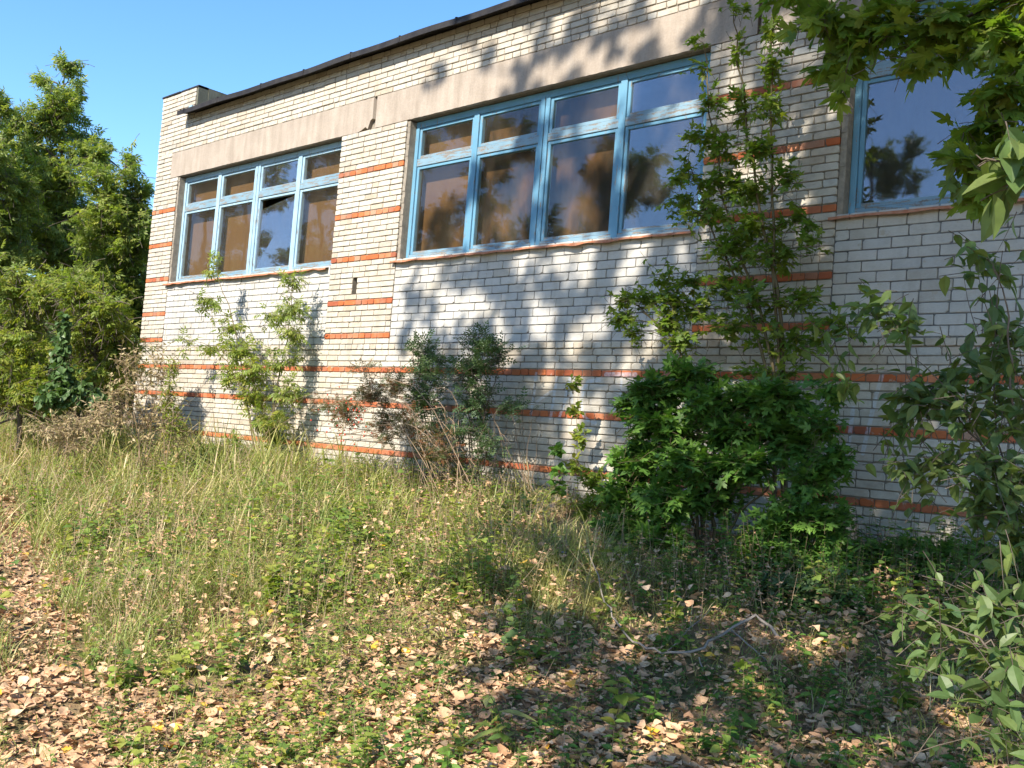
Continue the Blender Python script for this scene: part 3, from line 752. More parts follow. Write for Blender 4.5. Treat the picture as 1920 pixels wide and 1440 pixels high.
tag(mesh_tri('grass', V.reshape(-1, 3), T, [L_GRASS, L_STRAW], np.repeat(np.clip(.45 + .35 * nz(x, y, 1.1, 1) + rng.normal(0, .22, n), 0, .99), 7), midx=np.repeat(straw.astype(int), 5)),
    'mixed green and straw coloured grass growing rough over the plot', 'grass', kind='stuff')

# fallen leaves
x, y = plot_points(120000, 2.2, 22, 12, .75)
pd = path_dist(x, y); fr_ = front(x, y); sh = shadeside(x, y)
dens = np.maximum.reduce([np.where(pd < .27 + .1 * nz(x, y, 3), 1, 0), fr_ * (.72 + .34 * nz(x, y, 1.7, 3) + .2 * nz(x, y, 4.7, 3)), sh * (.42 + .3 * nz(x, y, 1.5, 5)), np.where(in_bush(x, y), .05, .16 + .2 * sstep((x - 1.5) / 2)) * (.7 + .4 * nz(x, y, 2.2, 1))])
k = rng.random(len(x)) < dens; x, y = x[k], y[k]; n = len(x)
lift = np.abs(rng.normal(0, .018, n)) + .006 + rng.uniform(0, .16, n) * (1 - front(x, y)) * (path_dist(x, y) > .5)
Pl = np.stack([x, y, ground(x, y) + lift], 1); a = rng.uniform(0, 6.283, n)
D = np.stack([np.cos(a), np.sin(a), rng.normal(0, .28, n)], 1); Nn = np.stack([rng.normal(0, .42, n), rng.normal(0, .42, n), np.ones(n)], 1); R = frames(D, Nn)
S = (.022 + .054 * rng.random(n) ** 1.7) * np.clip(np.hypot(x - CAM[0], y - CAM[1]) / 9, 1, 1.5); pick = rng.integers(0, 4, n); VV = []; TT = []; RR = []; o_ = 0; MI = []
for q in range(4):
    m = pick == q; v, t = scatter(T_LITTER[q], Pl[m], R[m], S[m]); VV.append(v); TT.append(t + o_); o_ += len(v)
    RR.append(np.repeat(rng.random(m.sum()), len(T_LITTER[q][0]))); MI.append(np.repeat((rng.random(m.sum()) < .014).astype(int), len(T_LITTER[q][1])))
tag(mesh_tri('leaf_litter', np.concatenate(VV), np.concatenate(TT), [L_LIT, L_YLW], np.concatenate(RR), midx=np.concatenate(MI)),
    'dry pinkish tan fallen leaves strewn over path and plot', 'fallen leaves', kind='stuff')

# leafy weeds
def forbs(name, label, cat, n, seed, hfun, dfun, mat, lsz, tm, nl=12, r0=2.5, r1=26, bend=.25, stem=M_TWIG, srad=.0018):
    r = np.random.default_rng(seed); x, y = plot_points(n, r0, r1, seed, .9); d = dfun(x, y); k = r.random(len(x)) < d; x, y = x[k], y[k]; n = len(x)
    h = hfun(x, y) * r.uniform(.6, 1.3, n); zb = ground(x, y); a = r.uniform(0, 6.283, n); b_ = r.uniform(0, bend, n) * h
    top = np.stack([x + np.cos(a) * b_, y + np.sin(a) * b_, zb + h], 1); base = np.stack([x, y, zb - .01], 1)
    ds = np.clip(np.hypot(x - CAM[0], y - CAM[1]) / 7, .8, 2)
    # stems: three sided blades
    V = []; th = [0, 2.1, 4.2]
    for P_, w_ in ((base, srad * 1.5), (top, srad * .6)):
        for t_ in th: V.append(P_ + np.stack([math.cos(t_) * w_ * ds, math.sin(t_) * w_ * ds, 0 * ds], 1))
    V = np.stack(V, 1); Tb = np.array([(0, 1, 4), (0, 4, 3), (1, 2, 5), (1, 5, 4), (2, 0, 3), (2, 3, 5)])
    TS = (Tb[None] + (np.arange(n) * 6)[:, None, None]).reshape(-1, 3); VS = V.reshape(-1, 3)
    if nl:
        q = np.tile(np.linspace(.15, 1, nl), n) + r.uniform(-.04, .04, n * nl); ii = np.repeat(np.arange(n), nl)
        P_ = base[ii] + (top - base)[ii] * q[:, None]
        aa = np.tile(np.arange(nl) * 2.4, n) + a[ii] + r.normal(0, .3, n * nl)
        D = np.stack([np.cos(aa), np.sin(aa), r.uniform(-.3, .5, n * nl)], 1); N2 = np.stack([r.normal(0, .35, n * nl), r.normal(0, .35, n * nl), np.ones(n * nl)], 1)
        S_ = lsz * (1.15 - .6 * q) * r.uniform(.6, 1.2, n * nl) * ds[ii] ** .6
        VL, TL = scatter(tm, P_, frames(D, N2), S_)
        rn = np.repeat(np.clip(r.random(n)[ii] + r.normal(0, .1, n * nl), 0, .99), len(tm[0]))
        V = np.concatenate([VS, VL]); T = np.concatenate([TS, TL + len(VS)]); rn = np.concatenate([np.zeros(len(VS)), rn]); mi_ = np.concatenate([np.ones(len(TS), int), np.zeros(len(TL), int)])
    else: V, T, rn, mi_ = VS, TS, np.repeat(r.random(n), 6), np.ones(len(TS), int)
    return tag(mesh_tri(name, V, T, [mat, stem], rn, midx=mi_), label, cat, kind='stuff')
base_ok = lambda x, y: np.where(path_dist(x, y) < .25, .06, 1.) * np.where(in_bush(x, y), .05, 1)
forbs('weeds', 'knee high green and yellowing weeds filling the sunny plot', 'weeds', 26000, 21, lambda x, y: .12 + .22 * (1 - front(x, y)) * (.6 + .5 * nz(x, y, 1.7, 3)) + .08 * sstep((3 - x) / 5),
      lambda x, y: base_ok(x, y) * (1 - .7 * front(x, y)) * (1 - .7 * shadeside(x, y)) * (.5 + .5 * nz(x, y, 1.4, 6)), L_FORB, .060, T_OVLO, 11, bend=.6)
forbs('low_weeds', 'low dark green weeds poking out of the fallen leaves', 'weeds', 11000, 22, lambda x, y: .07 + 0 * x,
      lambda x, y: base_ok(x, y) * (.28 + .35 * nz(x, y, 2.4, 8)) * (.35 + front(x, y)), L_MAPLE, .05, T_LANCE, 9, 2.3, 12)
forbs('shade_weeds', 'dark leafy undergrowth in the shade along the right wall', 'undergrowth', 10500, 23, lambda x, y: .16 + .26 * sstep((y + 2.9) / 1.5),
      lambda x, y: base_ok(x, y) * shadeside(x, y) * (.16 + .8 * sstep((y + 3.2) / 1.5)) * (.75 + .3 * nz(x, y, 1.9, 8)), L_MAPLE, .08, T_OVAL, 11, 2.5, 12)
forbs('dry_weeds', 'dry brown weed stalks with shrivelled leaves in the plot', 'weeds', 6500, 24, lambda x, y: .16 + .2 * (1 - front(x, y)) + .30 * sstep((3 - x) / 5) * sstep((y + 5) / 3),
      lambda x, y: base_ok(x, y) * (1 - .9 * front(x, y)) * (1 - .8 * shadeside(x, y)) * (.35 + .55 * nz(x, y, 1.2, 9)), L_DRY, .04, T_OVLO, 12, bend=.6, stem=M_STALK)
forbs('dry_stalks', 'thin bare straw stalks standing among the weeds', 'stalks', 1700, 25, lambda x, y: .22 + .28 * (1 - front(x, y)),
      lambda x, y: base_ok(x, y) * (1 - .85 * front(x, y)) * (1 - .75 * shadeside(x, y)) * .6, L_DRY, .03, T_OVLO, 0, bend=1.2, stem=M_STALK, srad=.0014)

forbs('broad_weeds', 'broad leaved yellow green weeds in clumps across the sunny plot', 'weeds', 5200, 26, lambda x, y: .14 + .16 * (1 - front(x, y)),
      lambda x, y: base_ok(x, y) * (1 - .7 * front(x, y)) * (1 - .4 * shadeside(x, y)) * np.clip(.15 + .9 * nz(x, y, 2.3, 12), 0, 1), L_FORB, .095, T_HEART, 9, r1=14, bend=.5)
forbs('withered_weeds', 'curled withered brown weeds between the grass and the maples', 'weeds', 6500, 27, lambda x, y: .16 + .16 * (1 - front(x, y)),
      lambda x, y: base_ok(x, y) * (1 - .8 * front(x, y)) * (1 - .6 * shadeside(x, y)) * sstep((x - .5) / 2.5) * np.clip(.2 + .9 * nz(x, y, 1.8, 14), 0, 1), L_LIT, .055, T_OVLO, 12, r1=14, bend=.7, stem=M_STALK)
# ------------------------------------------------------------------ background trees left of the building
def px2m(p, px): return px * (np.linalg.norm(p - CAM)) / F
def bg_tree(name, label, cat, dist, base_px, trunk_px, clumps, seed, lm=L_ELDER, tm=T_COMPLO, sz=.30, dens=2.1, group='box elders left of the building', tr=.10, droop=.75):
    bp = atd(*base_px, dist); bp[2] = ground(bp[0], bp[1])
    pl = Plant(name, label, cat, bp, group, seed)
    tp = [bp - (0, 0, .1)] + [atd(*q, dist) for q in trunk_px]
    pl.stem(tp, tr, .012, 24, .05, 6)
    for (cx_, cy_, rx, ry, n) in clumps:
        dd = dist + pl.r.uniform(-.8, .8); c = atd(cx_, cy_, dd)
        ax = px2m(c, rx); az = px2m(c, ry)
        pl.limb_to(c, .012, .06)
        m = max(3, int(n * dens))
        # uneven: several sub-clumps inside the big ellipse
        nsub = max(2, int(m / 6))
        for _ in range(nsub):
            u = pl.r.normal(0, 1, 3); u /= np.linalg.norm(u); q = pl.r.random() ** .45
            cc = c + u * np.array([ax, ax, az]) * q * .95
            pl.limb_to(cc, .006, .025)
            pl.clump(cc, np.array([.30, .30, .22]) * pl.r.uniform(.8, 1.5) * (ax + az) * .55, int(m / nsub * 1.1), 6, sz * .72, tl=.45, rad=.006, droop=droop, upw=.5, outw=.5, jit=.5, tang=.8)
    return pl.finish(tm, lm, M_BARK, 0, stuff='crown', stemname='trunk')
bg_tree('box_elder', 'tallest tree, feathery pointed top against the sky', 'tree', 25, (130, 812), [(128, 600), (122, 400), (118, 250), (120, 120)],
        [(122, 128, 14, 26, 12), (84, 150, 12, 26, 8), (150, 160, 12, 24, 7), (118, 185, 40, 34, 34), (78, 215, 48, 34, 38), (30, 250, 34, 34, 26), (20, 320, 40, 40, 40), (170, 300, 40, 34, 30), (130, 250, 48, 40, 44), (62, 275, 46, 36, 40), (110, 320, 80, 50, 100), (60, 370, 70, 45, 80), (140, 390, 80, 50, 100), (80, 450, 90, 55, 110), (150, 480, 80, 55, 100)], 31, sz=.34)
bg_tree('box_elder', 'round topped tree against the building corner, highest shoot near the roof', 'tree', 22, (225, 800), [(225, 640), (230, 480), (238, 300)],
        [(236, 300, 16, 26, 12), (188, 290, 14, 34, 12), (262, 345, 18, 22, 12), (222, 350, 50, 36, 50), (250, 410, 45, 45, 60), (200, 430, 70, 50, 90), (255, 480, 40, 50, 60), (215, 530, 60, 50, 80), (150, 560, 90, 50, 90), (190, 650, 80, 50, 80), (265, 560, 30, 60, 50), (230, 600, 60, 50, 60)], 32, sz=.32)
bg_tree('box_elder', 'tree cut by the left edge of the photograph', 'tree', 23, (-60, 800), [(-60, 600), (-50, 400), (-30, 200)],
        [(0, 190, 14, 30, 14), (-20, 200, 24, 40, 24), (20, 380, 50, 50, 60), (-40, 280, 60, 50, 60), (-10, 340, 60, 40, 60), (-50, 420, 90, 60, 110), (0, 480, 60, 50, 80), (-60, 540, 100, 60, 110)], 33, sz=.32)
bg_tree('young_box_elder', 'yellow green young tree below the tallest tree', 'tree', 17, (40, 800), [(40, 690), (50, 600), (60, 540)],
        [(40, 530, 60, 28, 70), (90, 560, 50, 26, 50), (20, 590, 60, 34, 60), (60, 640, 60, 34, 50), (20, 700, 70, 40, 60), (80, 720, 50, 40, 40)], 34, L_YEL, sz=.24, group='young box elders at the tree edge', tr=.04)
bg_tree('young_box_elder', 'yellowish young tree touching the building corner', 'tree', 16.5, (185, 800), [(185, 690), (180, 600), (175, 560)],
        [(165, 560, 50, 26, 55), (205, 595, 44, 28, 50), (150, 610, 45, 30, 44), (225, 640, 34, 34, 40), (180, 660, 50, 30, 40), (215, 700, 50, 40, 50), (160, 720, 50, 40, 40)], 35, L_YEL, sz=.22, group='young box elders at the tree edge', tr=.04)
bg_tree('understory_tree', 'dark leafy understory tree at the far left edge', 'tree', 18, (-40, 800), [(-40, 740), (-10, 640)],
        [(0, 640, 90, 60, 80), (30, 700, 70, 50, 60), (-60, 690, 80, 60, 60), (80, 745, 60, 30, 40)], 36, L_ELDERD, sz=.22, group='dark understory trees', tr=.04)
bg_tree('understory_tree', 'dark leafy understory tree right behind the hop vine', 'tree', 20, (150, 800), [(150, 740), (150, 640)],
        [(110, 690, 80, 60, 90), (190, 700, 60, 50, 70), (150, 640, 90, 50, 70), (60, 740, 80, 36, 60), (240, 720, 40, 50, 40)], 37, L_ELDERD, sz=.22, group='dark understory trees', tr=.04)
# the wood behind them
for i, (px_, sd) in enumerate([(-140, 41), (10, 42), (130, 43), (225, 44), (300, 45)]):
    bg_tree('woodland_tree', ['dark tree deep in the wood, beyond the left edge', 'dark tree deep in the wood behind the leftmost trunks', 'dark tree deep in the wood below the pointed treetop', 'dark tree deep in the wood near the building corner', 'dark tree deep in the wood, hidden behind the building corner'][i], 'tree', 31 + 2 * (i % 2), (px_, 800), [(px_, 640), (px_ + 5, 470)],
            [(px_, 470, 75, 50, 60), (px_ - 20, 560, 90, 60, 80), (px_ + 20, 650, 90, 60, 80), (px_, 730, 95, 45, 60)], sd, L_ELDERD, sz=.42, group='trees of the dark wood behind', droop=.6)
# hop vine column
bp = atd(118, 790, 15.5); bp[2] = ground(bp[0], bp[1])
pl = Plant('hop_vine', 'dark green climbing vine hanging in a column among the trees', 'vine', bp, None, 51)
pl.stem([bp, atd(125, 700, 15.5), atd(118, 640, 15.5), atd(120, 575, 15.5)], .012, .004, 18, .04)
for (cx_, cy_, rx, ry, n) in [(120, 610, 12, 26, 30), (115, 655, 15, 26, 40), (118, 700, 22, 26, 55), (150, 735, 48, 22, 70), (100, 750, 36, 26, 55), (180, 755, 28, 18, 30)]:
    c = atd(cx_, cy_, 15.4); pl.clump(c, (px2m(c, rx), px2m(c, rx) * .8, px2m(c, ry)), n, 5, .10, tl=.18, droop=1.1, upw=.1, flat=.4)
pl.finish(T_HEART, L_IVY, M_TWIG, 0, stuff='foliage')

DM = 1.7
# dry shrubby weeds at the building corner
def weed_bush(name, label, cat, base_px, stems, clumps, seed, mat, tm, sz, dist=None, Yp=None, nl=5, sm=M_STALK, rad=.006, group=None, tl=.22, n_single=0, droop=.4, **kw):
    g = (lambda p: atd(*p, dist)) if dist else (lambda p: at(*p, Yp))
    bp = g(base_px); bp[2] = ground(bp[0], bp[1])
    pl = Plant(name, label, cat, bp, group, seed)
    for st in stems:
        P_ = [bp + pl.r.normal(0, .04, 3) * (1, 1, 0) - (0, 0, .02)] + [g(q) + pl.r.normal(0, .06, 3) * (1, .8 if dist else .4, 0) for q in st]; pl.stem(P_, rad, rad * .25, 14, .02)
    for (cx_, cy_, rx, ry, n) in clumps:
        c = g((cx_, cy_)); a = px2m(c, rx); 
        if len(pl.stemsP): pl.limb_to(c, rad * .3, rad * .6)
        pl.clump(c, (a, min(a, .35), px2m(c, ry)), int(n * DM), nl, sz, tl=tl, droop=droop, **kw)
    return pl.finish(tm, mat, sm, n_single)
weed_bush('dry_shrub', 'tall tan dry weed bush in front of the building corner', 'shrub', (262, 850), [[(270, 760), (285, 650)], [(240, 770), (225, 680)], [(300, 780), (330, 690)], [(255, 760), (250, 640)], [(280, 760), (310, 610)]],
          [(250, 720, 45, 60, 44), (300, 700, 26, 70, 30), (215, 760, 40, 50, 36), (280, 790, 60, 45, 50), (330, 800, 30, 60, 28), (240, 670, 28, 30, 16)], 52, L_DRY, T_OVLO, .06, dist=13.2)
weed_bush('dry_shrub', 'silvery grey dry brush spreading below the hop vine', 'shrub', (150, 860), [[(150, 790), (130, 740)], [(120, 800), (60, 770)], [(180, 800), (200, 740)], [(130, 800), (20, 760)]],
          [(150, 800, 55, 36, 50), (190, 780, 40, 40, 36), (90, 800, 60, 26, 34), (130, 830, 80, 24, 40)], 53, L_DRY, T_LANCE, .07, dist=14)
weed_bush('yellow_weed', 'tall yellowish green weed standing before the left wall end', 'plant', (318, 850), [[(320, 780), (322, 690)], [(310, 790), (300, 720)]],
          [(325, 690, 14, 26, 16), (316, 745, 20, 40, 36), (325, 800, 22, 34, 30)], 54, L_YEL, T_LANCE, .07, dist=12.8)

# ------------------------------------------------------------------ saplings and shrubs along the wall
DM = 1.15
# two box elder saplings
weed_bush('box_elder_sapling', 'box elder sapling rising past the sill of the left window', 'sapling', (492, 885),
          [[(480, 800), (455, 700), (430, 600), (408, 540), (396, 480)], [(470, 760), (430, 690), (390, 650)], [(480, 780), (480, 700)]],
          [(398, 500, 14, 26, 9), (392, 560, 22, 20, 10), (425, 605, 30, 18, 14), (395, 650, 22, 14, 8), (345, 640, 20, 12, 6), (450, 655, 34, 24, 20), (480, 690, 36, 26, 24), (430, 700, 28, 26, 16), (470, 740, 36, 28, 22), (500, 780, 34, 26, 20), (430, 640, 60, 14, 8)],
          61, L_YEL, T_COMP, .17, Yp=-.62, nl=4, sm=M_TWIG, rad=.013, tl=.34, n_single=150, droop=.8, group='box elder saplings by the left wall', jit=.4)
weed_bush('box_elder_sapling', 'shorter darker box elder sapling whose top meets the sill', 'sapling', (512, 885),
          [[(515, 800), (530, 700), (545, 620), (548, 520)], [(512, 800), (505, 720), (500, 640)]],
          [(547, 522, 22, 14, 12), (545, 575, 34, 24, 22), (515, 590, 26, 20, 12), (550, 620, 28, 24, 14), (535, 670, 30, 28, 18), (540, 735, 30, 34, 24), (510, 800, 26, 40, 26), (520, 850, 30, 26, 20)],
          62, L_ELDER, T_COMP, .16, Yp=-.45, nl=4, sm=M_TWIG, rad=.013, tl=.34, n_single=150, droop=.8, group='box elder saplings by the left wall')
DM = 1.7
weed_bush('climbing_weed', 'leafy green weed climbing at the foot of the left wall', 'plant', (420, 880), [[(420, 840), (430, 800)]], [(400, 840, 30, 14, 14), (440, 830, 26, 20, 16), (370, 850, 20, 12, 8)], 63, L_FORB, T_OVAL, .07, Yp=-.7, rad=.004)
# dark small leaved shrubs
weed_bush('rowan_shrub', 'slender dark green shrub left of its taller twin', 'shrub', (800, 905), [[(805, 800), (800, 700), (795, 640)], [(795, 800), (780, 720), (775, 670)], [(815, 820), (825, 720)]],
          [(795, 655, 30, 31, 14), (800, 700, 47, 33, 24), (795, 750, 47, 36, 22), (810, 800, 42, 36, 14), (815, 860, 47, 28, 9)], 64, L_SMALL, T_PIN, .13, Yp=-.55, nl=5, sm=M_BARK, rad=.009, tl=.30, n_single=110, droop=.15, group='small leaved shrubs by the middle wall')
weed_bush('rowan_shrub', 'taller dark green shrub with branches spreading right under the middle window', 'shrub', (890, 915), [[(890, 800), (895, 700), (905, 640)], [(880, 800), (880, 720), (870, 660)], [(900, 800), (930, 700), (945, 650)], [(890, 850), (860, 760)], [(905, 860), (940, 770)]],
          [(905, 640, 42, 24, 14), (935, 655, 39, 19, 11), (900, 680, 56, 28, 24), (870, 700, 36, 28, 13), (900, 740, 53, 36, 22), (960, 760, 56, 19, 8), (885, 800, 47, 36, 14), (920, 830, 47, 36, 9), (890, 880, 47, 24, 7)], 65, L_SMALL, T_PIN, .13, Yp=-.6, nl=5, sm=M_BARK, rad=.010, tl=.30, n_single=150, droop=.15, group='small leaved shrubs by the middle wall')
# rose bramble with hips
bp = at(850, 915, -.75); bp[2] = ground(bp[0], bp[1])
pl = Plant('wild_rose_bush', 'arching thorny wild rose with red leaves and hips', 'shrub', bp, None, 66)
for q in range(24):
    hx = pl.r.uniform(570, 830); hy = pl.r.uniform(700, 840); ex = hx - pl.r.uniform(10, 130); ey = hy + pl.r.uniform(10, 90); yy = -.75 - pl.r.uniform(-.3, .45)
    b0 = bp + (pl.r.uniform(-.5, .5), pl.r.uniform(-.25, .25), 0); pl.stem([b0, at((hx + 850) / 2 + 20, (hy + 700) / 2 + 30, yy), at(hx, hy, yy), at(ex, ey, yy)], .005, .0015, 16, .02, 4)
for (cx_, cy_, rx, ry, n) in [(700, 740, 40, 30, 34), (740, 720, 30, 30, 26), (650, 770, 40, 34, 34), (720, 800, 40, 36, 30), (610, 760, 24, 20, 10), (770, 800, 40, 40, 26), (680, 690, 26, 14, 8), (830, 840, 40, 40, 20)]:
    c = at(cx_, cy_, -.95); pl.clump(c, (px2m(c, rx), .25, px2m(c, ry)), int(n * 2.3), 4, .085, tl=.18, droop=.2, rad=.002)
for q in range(80):
    p = at(pl.r.normal(660, 26), pl.r.normal(785, 24), -.95 + pl.r.uniform(-.2, .2)); th = pl.r.uniform(.009, .014)
    v, t = tube_vt([p + (0, 0, -th), p + (0, 0, -th * .6), p, p + (0, 0, th * .7), p + (0, 0, th)], [.001, th * .7, th * .8, th * .6, .001], 5)
    if q == 0: hv, ht_, hn = [], [], 0
    hv.append(v - bp); ht_.append(t + hn); hn += len(v)
tag(mesh_tri('rose_hips', np.concatenate(hv), np.concatenate(ht_), M_HIP, parent=pl.root, smooth=True), kind='stuff')
pl.finish(T_PIN, L_ROSE, M_STALK, 60)
# twiggy dead tangle at the wall foot
def tangle(name, label, pts, n, seed, mat, L=(.3, .8), rad=.003, up=.5):
    r = np.random.default_rng(seed); c0 = atg(*pts[0]); rt = Plant(name, label, 'brush', c0, None, seed)
    for q in range(n):
        p = pts[r.integers(len(pts))]; a = atg(p[0] + r.normal(0, 40), p[1] + r.normal(0, 12)); ln = r.uniform(*L); th = r.uniform(0, 6.28)
        d = np.array([math.cos(th), math.sin(th) * .5, r.uniform(.1, up)]) * ln; e = a + d
        if e[1] > -.05: e[1] = -.05
        a[1] = min(a[1], -.05)
        rt.stem([a - (0, 0, .02), (a + e) / 2 + (0, 0, .25 * ln), e], rad, rad * .3, 7, .02, 3, smp=False)
    V = []; T = []; n_ = 0
    for P_, R_, k_ in rt.tubes:
        v, t = tube_vt(P_, R_, k_); V.append(v); T.append(t + n_); n_ += len(v)
    tag(mesh_tri('stalks', np.concatenate(V) - c0, np.concatenate(T), mat, parent=rt.root, smooth=True), kind='stuff')
tangle('bramble_tangle', 'grey brown tangle of dead twigs below the rose bush', [(560, 880), (620, 890), (680, 900), (740, 905), (800, 905)], 330, 71, M_DEAD, up=.55)
tangle('dry_brush', 'reddish dry stalks standing before the dark shrubs', [(780, 925), (850, 925), (920, 935), (990, 940)], 90, 72, M_STALK, (.25, .6), .0028, 2.2)
# red dead canes
bp = atg(985, 945); pl = Plant('dead_canes', 'spray of bare reddish brown canes between shrubs and maple', 'plant', bp, None, 73)
for st in [[(975, 850), (950, 730)], [(970, 860), (935, 800)], [(965, 880), (920, 770)], [(990, 850), (998, 780), (1008, 800)], [(985, 870), (960, 810)], [(1000, 900), (1010, 800)], [(985, 880), (975, 760)], [(990, 900), (940, 860)]]:
    pl.stem([bp + pl.r.normal(0, .05, 3) * (1, 1, 0)] + [at(*q, bp[1] + pl.r.uniform(-.1, .1)) for q in st], .006, .0015, 14, .015, 4)
for q in range(14):
    P_ = pl.stemsP[q % 8]; a = P_[pl.r.integers(5, 12), :3]; pl.stem([a, a + (pl.r.uniform(-.12, .12), 0, .15)], .002, .001, 4, .005, 3, smp=False)
pl.leaf(bp + (0, 0, .3), np.array([1., 0, 0]), np.array([0, 0, 1.]), .04); pl.finish(T_OVLO, L_DRY, M_STALK, 0)
weed_bush('tall_weed', 'single tall thin weed standing against the painted letters', 'plant', (1085, 930), [[(1086, 850), (1080, 760), (1075, 700)]],
          [(1078, 720, 12, 18, 8), (1080, 770, 14, 20, 9), (1088, 820, 18, 22, 10), (1080, 870, 22, 18, 9)], 74, L_YEL, T_HEART, .06, Yp=-.5, nl=4, sm=M_TWIG, rad=.004, tl=.1)
weed_bush('leafy_weed', 'short dark leafy weed with broad drooping leaves by the wall', 'plant', (1048, 940), [[(1045, 890), (1042, 840)]],
          [(1042, 845, 16, 8, 5), (1048, 885, 18, 8, 5), (1050, 915, 18, 12, 6)], 75, L_MAPLE, T_HEART, .075, Yp=-.75, nl=3, sm=M_TWIG, rad=.004, tl=.08)

# ------------------------------------------------------------------ maple saplings in the middle
def maple_plant(name, label, cat, Yp, base_px, stems, clumps, seed, sz, n_single, group=None, mat=L_MAPLE, rad=.016, nl=5, tl=.28, fog=None, droop=.35, flat=1.3):
    bp = at(*base_px, Yp); bp[2] = ground(bp[0], bp[1])
    pl = Plant(name, label, cat, bp, group, seed)
    for st in stems:
        pl.stem([bp + pl.r.normal(0, .05, 3) * (1, 1, 0) - (0, 0, .02)] + [at(*q[:2], q[2] if len(q) > 2 else Yp) for q in st], rad, rad * .2, 18, .025)
    for cl in clumps:
        cx_, cy_, rx, ry, n = cl[:5]; yy = cl[5] if len(cl) > 5 else Yp
        c = at(cx_, cy_, yy); a = px2m(c, rx); pl.limb_to(c, .003, .008)
        pl.clump(c, (a, min(a * .9, abs(yy) * .75), px2m(c, ry)), int(n * DM), nl, sz, tl=tl, droop=droop, flat=flat, rad=.0022, upw=.2)
    return pl.finish(T_MAPLE, mat, M_TWIG, n_single, lo_t=T_MAPLO)
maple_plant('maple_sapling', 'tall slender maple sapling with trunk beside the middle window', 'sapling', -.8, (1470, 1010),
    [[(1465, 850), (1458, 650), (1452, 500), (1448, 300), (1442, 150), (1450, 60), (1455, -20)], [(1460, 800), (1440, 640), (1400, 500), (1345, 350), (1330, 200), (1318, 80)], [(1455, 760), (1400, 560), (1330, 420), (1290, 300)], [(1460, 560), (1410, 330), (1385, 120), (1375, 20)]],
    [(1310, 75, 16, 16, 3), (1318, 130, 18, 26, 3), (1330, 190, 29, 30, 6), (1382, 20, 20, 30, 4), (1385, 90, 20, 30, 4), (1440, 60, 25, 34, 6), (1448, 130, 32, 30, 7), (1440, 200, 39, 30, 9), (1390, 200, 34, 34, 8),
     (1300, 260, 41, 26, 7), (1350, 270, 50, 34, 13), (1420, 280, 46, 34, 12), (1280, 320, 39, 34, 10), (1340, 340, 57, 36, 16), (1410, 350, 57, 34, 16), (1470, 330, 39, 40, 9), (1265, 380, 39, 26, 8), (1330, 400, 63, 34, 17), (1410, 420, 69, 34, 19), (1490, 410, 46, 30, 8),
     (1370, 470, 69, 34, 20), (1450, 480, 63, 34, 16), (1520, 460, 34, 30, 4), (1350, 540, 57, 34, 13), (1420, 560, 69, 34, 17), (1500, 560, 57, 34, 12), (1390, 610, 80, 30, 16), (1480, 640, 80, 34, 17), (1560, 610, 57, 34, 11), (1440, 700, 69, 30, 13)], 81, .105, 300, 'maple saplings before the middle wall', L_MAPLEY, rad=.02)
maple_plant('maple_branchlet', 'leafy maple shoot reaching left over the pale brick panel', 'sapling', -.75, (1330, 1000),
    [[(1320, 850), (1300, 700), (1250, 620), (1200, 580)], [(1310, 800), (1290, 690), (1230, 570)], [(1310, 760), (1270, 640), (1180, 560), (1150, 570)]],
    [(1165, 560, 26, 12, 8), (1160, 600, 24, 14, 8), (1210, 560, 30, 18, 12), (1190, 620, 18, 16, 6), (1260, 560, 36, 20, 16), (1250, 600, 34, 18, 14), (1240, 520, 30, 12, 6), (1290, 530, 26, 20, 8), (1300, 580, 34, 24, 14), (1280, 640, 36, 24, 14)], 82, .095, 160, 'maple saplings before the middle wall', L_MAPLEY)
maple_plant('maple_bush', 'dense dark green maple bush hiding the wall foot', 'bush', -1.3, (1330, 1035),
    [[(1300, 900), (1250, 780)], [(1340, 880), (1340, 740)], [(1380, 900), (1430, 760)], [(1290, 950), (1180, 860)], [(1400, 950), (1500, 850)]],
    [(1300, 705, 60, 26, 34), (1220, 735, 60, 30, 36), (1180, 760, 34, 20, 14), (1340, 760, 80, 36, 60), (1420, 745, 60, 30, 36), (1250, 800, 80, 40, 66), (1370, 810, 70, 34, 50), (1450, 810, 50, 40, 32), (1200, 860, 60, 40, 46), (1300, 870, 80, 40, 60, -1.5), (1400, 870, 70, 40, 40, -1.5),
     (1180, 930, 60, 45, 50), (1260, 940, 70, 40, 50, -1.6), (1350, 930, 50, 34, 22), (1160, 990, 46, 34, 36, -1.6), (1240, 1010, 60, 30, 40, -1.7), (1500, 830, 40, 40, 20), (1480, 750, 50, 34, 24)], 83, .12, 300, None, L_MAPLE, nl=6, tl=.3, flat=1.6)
maple_plant('maple_bush', 'small leaved green bush low at the left foot of the maple', 'bush', -1.2, (1130, 980),
    [[(1130, 900), (1120, 870)]], [(1110, 900, 30, 24, 24), (1140, 940, 40, 30, 40), (1100, 950, 24, 24, 16), (1150, 1010, 40, 22, 26), (1220, 1040, 50, 16, 24)], 84, .065, 60, None, L_MAPLEY, rad=.006, nl=6, tl=.16)
maple_plant('shaded_bush', 'shaded mixed bush right of the maple bush trunk', 'bush', -1.5, (1500, 1110),
    [[(1500, 1000), (1510, 880)], [(1490, 1000), (1440, 950)], [(1520, 1020), (1570, 930)]],
    [(1520, 900, 50, 44, 34), (1560, 870, 40, 34, 20), (1500, 970, 70, 40, 50), (1440, 1000, 50, 40, 30), (1560, 980, 40, 44, 30), (1480, 1050, 80, 36, 50), (1570, 1050, 40, 34, 24), (1420, 1080, 50, 26, 24), (1530, 1110, 60, 26, 30), (1540, 800, 50, 40, 20), (1560, 730, 40, 34, 14)], 85, .095, 160, None, L_MAPLE, rad=.008, nl=6, tl=.22)

